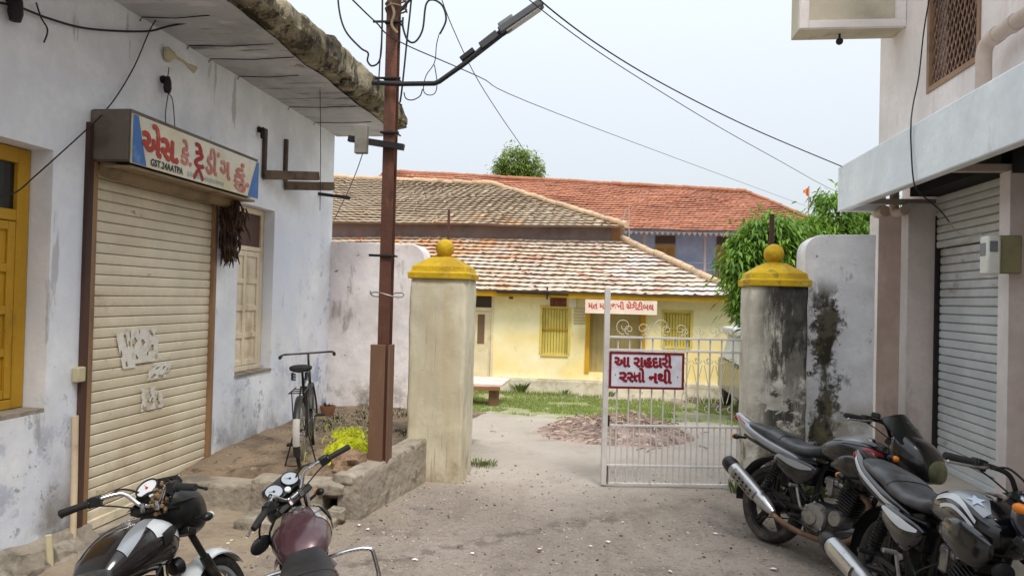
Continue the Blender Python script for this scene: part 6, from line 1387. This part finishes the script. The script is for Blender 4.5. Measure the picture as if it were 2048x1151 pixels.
    B(m, 'footrest', RUBBER)
    for s in (-1, 1):
        m = M(); m.bar((.30, s*.135, .40), (.10, s*.15, .42), .014, .03); m.bar((.10, s*.15, .42), (.26, s*.13, .33), .012, .02); m.tube([(.10, s*.16, .42), (.10, s*.25, .43)], .014, 8); B(m, 'pillion_footrest', BLKPL)
    m = M(); m.tube(spline([Vector(q) for q in ((.42, -.15, .29), (.52, -.19, .25), (.64, -.20, .24), (.68, -.21, .25))], 4), .008, 7); m.cbox((.69, -.215, .255), (.05, .03, .012)); B(m, 'brake_pedal', DARKMET)
    m = M(); m.tube(spline([Vector(q) for q in ((.44, -.15, .36), (.44, -.185, .38), (.41, -.195, .46), (.39, -.20, .52))], 4), .010, 7); m.tube([(.39, -.20, .52), (.39, -.27, .525)], .013, 8); B(m, 'kick_lever', ALU)
    zf = .30*math.tan(RD(lean)); m = M(); m.tube([(.46, .10, .27), (.40, .2, .14+zf*.5), (.37, .30, zf+.008)], .011, 8); m.cbox((.37, .305, zf+.006), (.05, .04, .01)); B(m, 'side_stand', BLKPL)
    m = M(); CCv = Loft([(-.10, .115, .30, .01, .05, .05), (0, .12, .31, .018, .085, .075), (.2, .12, .34, .016, .06, .05), (.42, .12, .355, .016, .075, .06), (.48, .12, .355, .008, .04, .04)]); CCv.mesh(m, 14, 12); B(m, 'chain_cover', st.get('chain', BLKPL))
    m = M(); m.cbox((.28, 0, .60), (.22, .15, .14)); m.cbox((.14, 0, .54), (.10, .13, .16)); B(m, 'air_box', BLKPL, bevel=.02)
    if st.get('guard'):
        gm, wd, zt = st['guard']; m = M()
        for s in (-1, 1): m.tube(spline([Vector(q) for q in ((.90, 0, zt), (.90, s*wd*.55, zt+.01), (.885, s*wd*.92, zt-.005), (.87, s*wd, zt-.06), (.83, s*wd*.96, .30), (.79, s*wd*.6, .235), (.76, s*.05, .22))], 5), .0125, 10)
        B(m, 'leg_guard', gm)
    m = M(); m.tube(spline([Vector(q) for q in ((.98, -.03, .80), (.86, -.08, .70), (.80, -.10, .62), (.70, -.075, .66))], 5), .006, 6); B(m, 'cable_loom', RUBBER)
    m = M(); m.tube(spline([Vector(q) for q in ((.56, -.08, .54), (.48, -.13, .46), (.50, -.14, .40))], 5), .005, 6); B(m, 'breather_hose', RUBBER)
    m = M(); m.tube(spline([Vector(q) for q in ((.66, -.05, .62), (.72, -.11, .70), (.80, -.10, .74), (.86, -.04, .76))], 5), .0065, 6); m.tube([(.735, -.085, .60), (.715, -.05, .585)], .012, 8); B(m, 'spark_plug_lead', RUBBER)
    m = M(); m.lathe([(.035, 0), (.045, .02), (.045, .045), (.02, .05)], (.955, -.045, .66), (1, -.3, 0), 16); B(m, 'horn', BLKPL)
    m = M(); m.lathe([(.050, -.001), (.07, .001), (.07, .004), (.05, .004)], (.0, .085, .30), (0, 1, 0), 26); m.lathe([(.035, -.004), (.035, .01), (.02, .014), (0, .015)], (0, -.075, .30), (0, -1, 0), 16); m.tube([(.0, -.09, .30), (-.05, -.095, .30)], .016, 9); B(m, 'axle_nut', ALU)
    for bx, bz in ((.47, .40), (.60, .41), (.62, .27), (.47, .26), (.54, .44)):
        m = M(); m.lathe([(.011, 0), (.011, .008), (.006, .011)], (bx, -.158, bz), (0, -1, 0), 8); B(m, 'cover_bolt', ALU, EN)
    m = M(); m.tube([(.64, -.205, .245), (.40, -.18, .28), (.03, -.13, .20)], .006, 6); B(m, 'brake_rod', DARKMET)
    if st['alloy']:
        m = M(); m.lathe([(.07, -.002), (.125, -.002), (.125, .002), (.07, .002)], FAX+Vector((0, -.062, 0)), (0, 1, 0), 32, closed=True); B(Sx(m), 'brake_disc', ALU, FW)
        m = M(); m.cbox(FAX+Vector((-.10, -.066, .07)), (.07, .035, .10), Matrix.Rotation(.4, 3, 'Y')); B(Sx(m), 'brake_caliper', DARKMET, FW, bevel=.008)
    if st.get('belly'):
        m = M(); BL = Loft([(.38, 0, .22, .06, .03, .03), (.48, 0, .22, .12, .06, .06), (.66, 0, .23, .14, .09, .07), (.80, 0, .27, .12, .09, .08), (.90, 0, .34, .06, .04, .05)]); BL.mesh(m, 16, 20); B(m, 'belly_cowl', st['belly'])
    if st.get('extra'): st['extra'](T, B, Sx, tp)
    return T

# the four machines
MAROONP = omat('maroon_metal_paint', (.075, .032, .040), .26, coat=.6, metal=.3, var=.12, layers=[((.17, .13, .13), 3, .5, .68, .5, {}), ((.03, .015, .018), 2, .5, .7, .5, {})])
GREYP = omat('brown_black_tank_paint', (.016, .013, .013), .20, coat=.6, var=.1, layers=[((.07, .055, .05), 2.4, .5, .72, .4, {})])
NAVY = omat('dark_navy_paint', (.012, .016, .034), .18, coat=.6, var=.05)
SILG = omat('silver_grey_paint', (.30, .32, .34), .28, coat=.4, metal=.4, var=.06)
REDP = omat('bright_red_paint', (.26, .016, .026), .25, coat=.5, var=.05)
DRAB = omat('dusty_black_paint', (.013, .012, .012), .24, coat=.5, layers=[((.09, .075, .06), 3, .54, .70, .4, {})])
def flowers(T, B, Sx, tp):
    m = M(); rr = random.Random(3)
    for k in range(70):
        c = Vector((.985+rr.gauss(0, .015), -.05+rr.gauss(0, .022), 1.01+rr.gauss(0, .03))); m.ball(c, rr.uniform(.006, .013), 6, .6, seed=k)
    B(Sx(m), 'dried_garland', omat('dried_garland_petal', (.26, .17, .09), .9, var=.3, layers=[((.10, .05, .03), 40, .45, .6, .8, {})]))
def reflector(T, B, Sx, tp):
    for s in (-1, 1):
        m = M(); p = tp(.62, s*.13); m.lathe([(0, .012), (.026, .010), (.03, 0), (.03, -.006)], p, (.25, s, 0), 14); B(Sx(m), 'reflector', ORANGE)
b1 = dict(paint=GREYP, tank=GREYP, alloy=False, rimmat=SILG, fender=WHITEP, forkmat=DARKMET, barmat=CHROME, front='cowl', cowl=BLKPL, visor=.06, dials=[(.05, .055, DIAL), (-.075, .03, BLKPL)], pipe=CHROME, mufmat=CHROME, side=WHITEP, tailmat=SILG, rail=BLKPL,
    seat=omat('grey_sheen_seat', (.028, .028, .03), .3, layers=[((.16, .18, .2), 2, .5, .62, .5, {})]), guard=(BLKPL, .27, .52), indlens=LENS, blacklever=True, extra=flowers, tk=1.02,  # silver reflection on the seat painted in as pale patches
    tankart=[('side_flash', WHITEP, [[(.50, 128, 170), (.62, 118, 176), (.78, 112, 184), (.92, 116, 200)]], .003), ('silver_band', SILG, [[(.22, 128, 165), (.38, 118, 150), (.52, 112, 132), (.66, 104, 118)]], .004),
             ('dark_swoosh', BLKPL, [[(.55, 168, 188), (.66, 160, 182), (.80, 152, 165), (.93, 142, 149)]], .0055)])
b2 = dict(paint=MAROONP, tank=MAROONP, alloy=False, rimmat=CHROME, fender=MAROONP, forkmat=CHROME, barmat=CHROME, front='round', dials=[(.062, .05, DIALG), (-.062, .05, DIALG)], pipe=CHROME, mufmat=CHROME, side=MAROONP, tailmat=MAROONP, rail=CHROME, seat=VINYL, guard=(CHROME, .36, .60), mirror=(1, True), tk=1.06,
    tankart=[('chrome_flank', CHROME, [[(.40, 122, 200), (.56, 112, 205), (.74, 108, 205), (.90, 112, 205)]], .003), ('knee_pad', RUBBER, [[(.50, 150, 190), (.60, 132, 188), (.74, 124, 172), (.86, 130, 156)]], .006)])
b3 = dict(paint=DRAB, tank=DRAB, alloy=True, rimmat=DARKMET, fender=DRAB, forkmat=DARKMET, barmat=BLKPL, front='cowl', cowl=DRAB, lens=OLIVEG, visor=.19, big=1.15, dials=[(0, .045, DIALG)], pipe=RUSTP, mufmat=SILVM, shield=ALU, slots=True, side=DRAB, sideart=SILG, tailmat=SILG, tail=1., reservoir=True, seat=omat('blue_sheen_seat', (.035, .037, .04), .3, layers=[((.14, .15, .165), 2, .46, .62, .6, {})]), belly=DRAB, rw=.062, shroud=DRAB, tk=1.08, muf=((.20, -.19, .27), (-.34, -.225, .55)),  # grey-blue highlight on the seat painted into its colour
    tankart=[('silver_top', SILG, [[(.30, 100, 142), (.48, 98, 140), (.64, 100, 130), (.76, 104, 118)]], .003), ('red_flash', REDP, [[(.70, 146, 158), (.80, 134, 154), (.90, 124, 146), (.95, 122, 138)]], .004), ('dark_inset', SATIN, [[(.44, 144, 154), (.60, 132, 150), (.76, 120, 134), (.86, 112, 118)]], .0045)],
    tailart=[('red_flash', REDP, [[(.08, 140, 158), (.16, 142, 162), (.24, 148, 160)]], .004), ('white_edge', WHITEP, [[(.02, 95, 130), (.12, 100, 126), (.24, 105, 122)]], .003)])
b4 = dict(paint=SATIN, tank=SATIN, alloy=True, rimmat=DARKMET, fender=NAVY, forkmat=CHROME, barmat=BLKPL, front='cowl', cowl=NAVY, stripes=True, visor=.07, dials=[(0, .05, DIALG)], pipe=RUSTP, mufmat=SILVM, shield=CHROME, side=SATIN, sideart=WHITEP, tailmat=SATIN, rail=None, seat=omat('sheen_dust_seat', (.045, .047, .05), .35, layers=[((.15, .16, .175), 2, .46, .60, .6, {}), ((.07, .055, .04), 2, .5, .7, .5, {})]), star=True, shroud=SATIN, muf=((.22, -.185, .24), (-.36, -.22, .35)), ind='orange', zi=.95, tk=1.08, extra=reflector, spring=BLKPL, tail=.5,  # seat colour carries a painted pale sheen as well as dust
    tankart=[('silver_swoosh', WHITEP, [[(.30, 150, 166), (.44, 138, 156), (.60, 146, 158), (.78, 168, 176)]], .004), ('grey_swoosh', SILG, [[(.36, 120, 136), (.50, 108, 140), (.66, 106, 146), (.82, 128, 150)]], .003), ('white_line', WHITEP, [[(.40, 172, 180), (.55, 164, 172), (.75, 178, 184), (.88, 196, 200)]], .005)],
    tailart=[('silver_swoosh', WHITEP, [[(.15, 150, 176), (.35, 165, 190), (.6, 175, 196), (.85, 180, 192)]], .004)])
BIKES = [
 ('silver and black motorcycle with one white dial before the cream shutter', (-1.82, 2.33), -.17, -3, 16, -5, .94, b1),
 ('maroon motorcycle with twin dials and chrome leg guard seen from behind', (-1.04, 2.96), -.18, -25, 13.5, 38, .90, b2),
 ('black and red motorcycle with dark visor parked at the mouldy pillar', (1.21, 5.62), 0, 148, 10, 12, .93, b3),
 ('black motorcycle with blue star on its tank, standing nearest the steel shutter', (1.55, 4.32), 0, 172, 7, 27, .95, b4)]
for args in BIKES: motorcycle(*args)

# ------------------------------------------------------------------ bicycle
def bicycle(label, loc, psi, lean, steer, sc):
    T = thing('bicycle', label, 'bicycle', loc, rot=(-RD(lean), 0, RD(90-psi)), scale=sc, local=True)
    B = lambda m, n, mt, par=None, **k: m.build(n, mt, par or T, **k)
    BF = omat('worn_black_bicycle_enamel', (.022, .021, .022), .45, layers=[((.12, .09, .07), 9, .55, .7, .6, {})])
    sx = Vector((-.34, 0, .94)).normalized(); s0 = Vector((.90, 0, .80)); Rm = Matrix.Rotation(RD(steer), 3, sx); SF = lambda p: s0+Rm @ (p-s0); Sx = lambda m: m.xf(SF)
    for c, nm, fn in ((Vector((0, 0, .34)), 'rear_wheel', lambda m: m), (Vector((1.12, 0, .34)), 'front_wheel', Sx)):
        m = M(); m.lathe([(.012, -.05), (.03, -.045), (.018, -.03), (.018, .03), (.03, .045), (.012, .05)], c, (0, 1, 0), 12)
        for k in range(28):
            a = k*math.pi/14; s = 1 if k % 2 else -1; m.tube([c+Vector((math.cos(a+.5*s)*.028, s*.035, math.sin(a+.5*s)*.028)), c+Vector((math.cos(a)*.305, 0, math.sin(a)*.305))], .0022, 4)
        W = B(fn(m), nm, CHROME)
        m = M(); m.lathe([(.312, -.010), (.326, -.018), (.338, -.012), (.341, 0), (.338, .012), (.326, .018), (.312, .010)], c, (0, 1, 0), 44, closed=True); B(fn(m), 'tyre', TYREM, W)
        m = M(); m.lathe([(.300, -.008), (.316, -.016), (.318, -.012), (.305, 0), (.318, .012), (.316, .016), (.300, .008)], c, (0, 1, 0), 40, closed=True); B(fn(m), 'rim', CHROME, W)
    m = M(); bb = Vector((.46, 0, .30)); st_ = Vector((.28, 0, .82)); ht = Vector((.86, 0, .90)); hl = Vector((.93, 0, .72)); ra = Vector((0, 0, .34))
    for a, b in ((bb, st_), (st_-(st_-bb)*.06, ht-(ht-hl)*.1), (bb, hl), (ht, hl)): m.tube([a, b], .0155, 9)
    for s in (-1, 1): m.tube([bb+Vector((0, s*.03, 0)), ra+Vector((0, s*.06, 0))], .010, 7); m.tube([st_+Vector((0, s*.02, -.05)), ra+Vector((0, s*.06, 0))], .009, 7)
    B(m, 'frame', BF)
    m = M()
    for s in (-1, 1): m.tube(spline([hl+Vector((.01, s*.035, -.03)), Vector((1.02, s*.05, .52)), Vector((1.12, s*.05, .34))], 4), .011, 7)
    B(Sx(m), 'fork', BF)
    m = M(); m.tube([st_, st_+Vector((-.035, 0, .12))], .012, 8); sc_ = Vector((.22, 0, .97))
    SD = Loft([(.02, 0, .965, .05, .02, .03), (.06, 0, .975, .10, .03, .04), (.14, 0, .975, .11, .03, .045), (.22, 0, .965, .075, .025, .035), (.32, 0, .96, .035, .02, .025), (.37, 0, .955, .022, .015, .02)]); SD.mesh(m, 18, 18)
    SA = B(m, 'saddle', RUBBER)
    for s in (-1, 1):
        m = M(); m.tube([Vector((.07, s*.065, .93))+Vector((.022*math.cos(i*.8), .022*math.sin(i*.8), -.075*i/40)) for i in range(41)], .005, 5); B(m, 'saddle_spring', DARKMET, SA)
    m = M(); hb = [(.70, .275, 1.055), (.78, .272, 1.06), (.86, .24, 1.062), (.88, .12, 1.06), (.88, 0, 1.06)]; m.tube(spline([Vector(p) for p in hb]+[Vector((x, -y, z)) for x, y, z in hb[-2::-1]], 5), .0105, 9); m.tube([(.855, 0, .90), (.83, 0, .98), (.88, 0, 1.06)], .012, 8); HB = B(Sx(m), 'handlebar', DARKMET)
    for s in (-1, 1): 
        m = M(); m.tube([(.71, s*.275, 1.055), (.60, s*.278, 1.05)], .018, 10); B(Sx(m), 'grip', RUBBER, HB)
    for c, r, a0, a1, fn, nm in ((ra, .37, -35, 115, lambda m: m, 'rear_mudguard'), (Vector((1.12, 0, .34)), .37, -70, 40, Sx, 'front_mudguard')):
        m = M(); f = lambda a, q, r_: c+Vector((-math.sin(a)*(r_-.012*q*q), .032*q, math.cos(a)*(r_-.012*q*q)))
        if nm == 'front_mudguard': f = lambda a, q, r_: c+Vector((math.sin(a)*(r_-.012*q*q), .032*q, math.cos(a)*(r_-.012*q*q)))
        m.grid(lambda i, j: f(RD(a0+(a1-a0)*i), 2*j-1, r), 26, 6); m.grid(lambda i, j: f(RD(a0+(a1-a0)*i), 2*j-1, r+.004), 26, 6); MG = B(fn(m), nm, BF)
        if nm == 'rear_mudguard':
            m = M(); m.grid(lambda i, j: f(RD(58+40*i), 2*j-1, r+.007), 8, 6); B(m, 'white_patch', omat('white_mudguard_paint', (.42, .40, .37), .6, layers=[((.3, .25, .2), 12, .55, .7, .6, {})]), MG)
    m = M()
    for s in (-1, 1): m.tube([ra+Vector((0, s*.065, 0)), Vector((-.06, s*.07, .76))], .006, 6); m.tube([Vector((.22, s*.06, .77)), Vector((-.26, s*.07, .77))], .006, 6)
    for x in (-.25, -.1, .05): m.tube([(x, -.07, .77), (x, .07, .77)], .005, 6)
    B(m, 'carrier', DARKMET)
    m = M(); m.lathe([(.085, -.004), (.09, 0), (.085, .004)], bb+Vector((0, -.05, 0)), (0, 1, 0), 24)
    for s, dz in ((-1, 1), (1, -1)): m.tube([bb+Vector((0, s*.07, 0)), bb+Vector((.10*dz, s*.085, .13*dz))], .009, 7)
    CK = B(m, 'crank', DARKMET)
    for s, dz in ((-1, 1), (1, -1)):
        m = M(); m.cbox(bb+Vector((.10*dz, s*.14, .13*dz)), (.07, .09, .025)); B(m, 'pedal', RUBBER, CK, bevel=.004)
    m = M(); m.box(-.02, .50, -.062, -.048, .30, .42); B(m, 'chain_case', BF, bevel=.02)
    m = M()
    for s in (-1, 1): m.tube([ra+Vector((0, s*.07, 0)), Vector((-.06, s*.15, .04))], .008, 6)
    m.tube([(-.06, -.15, .04), (-.06, .15, .04)], .008, 6); B(m, 'rear_stand', DARKMET)
bicycle('old black bicycle standing on the platform against the whitewashed wall', (-2.52, 5.90, .27), -17, 3, 4, .86)
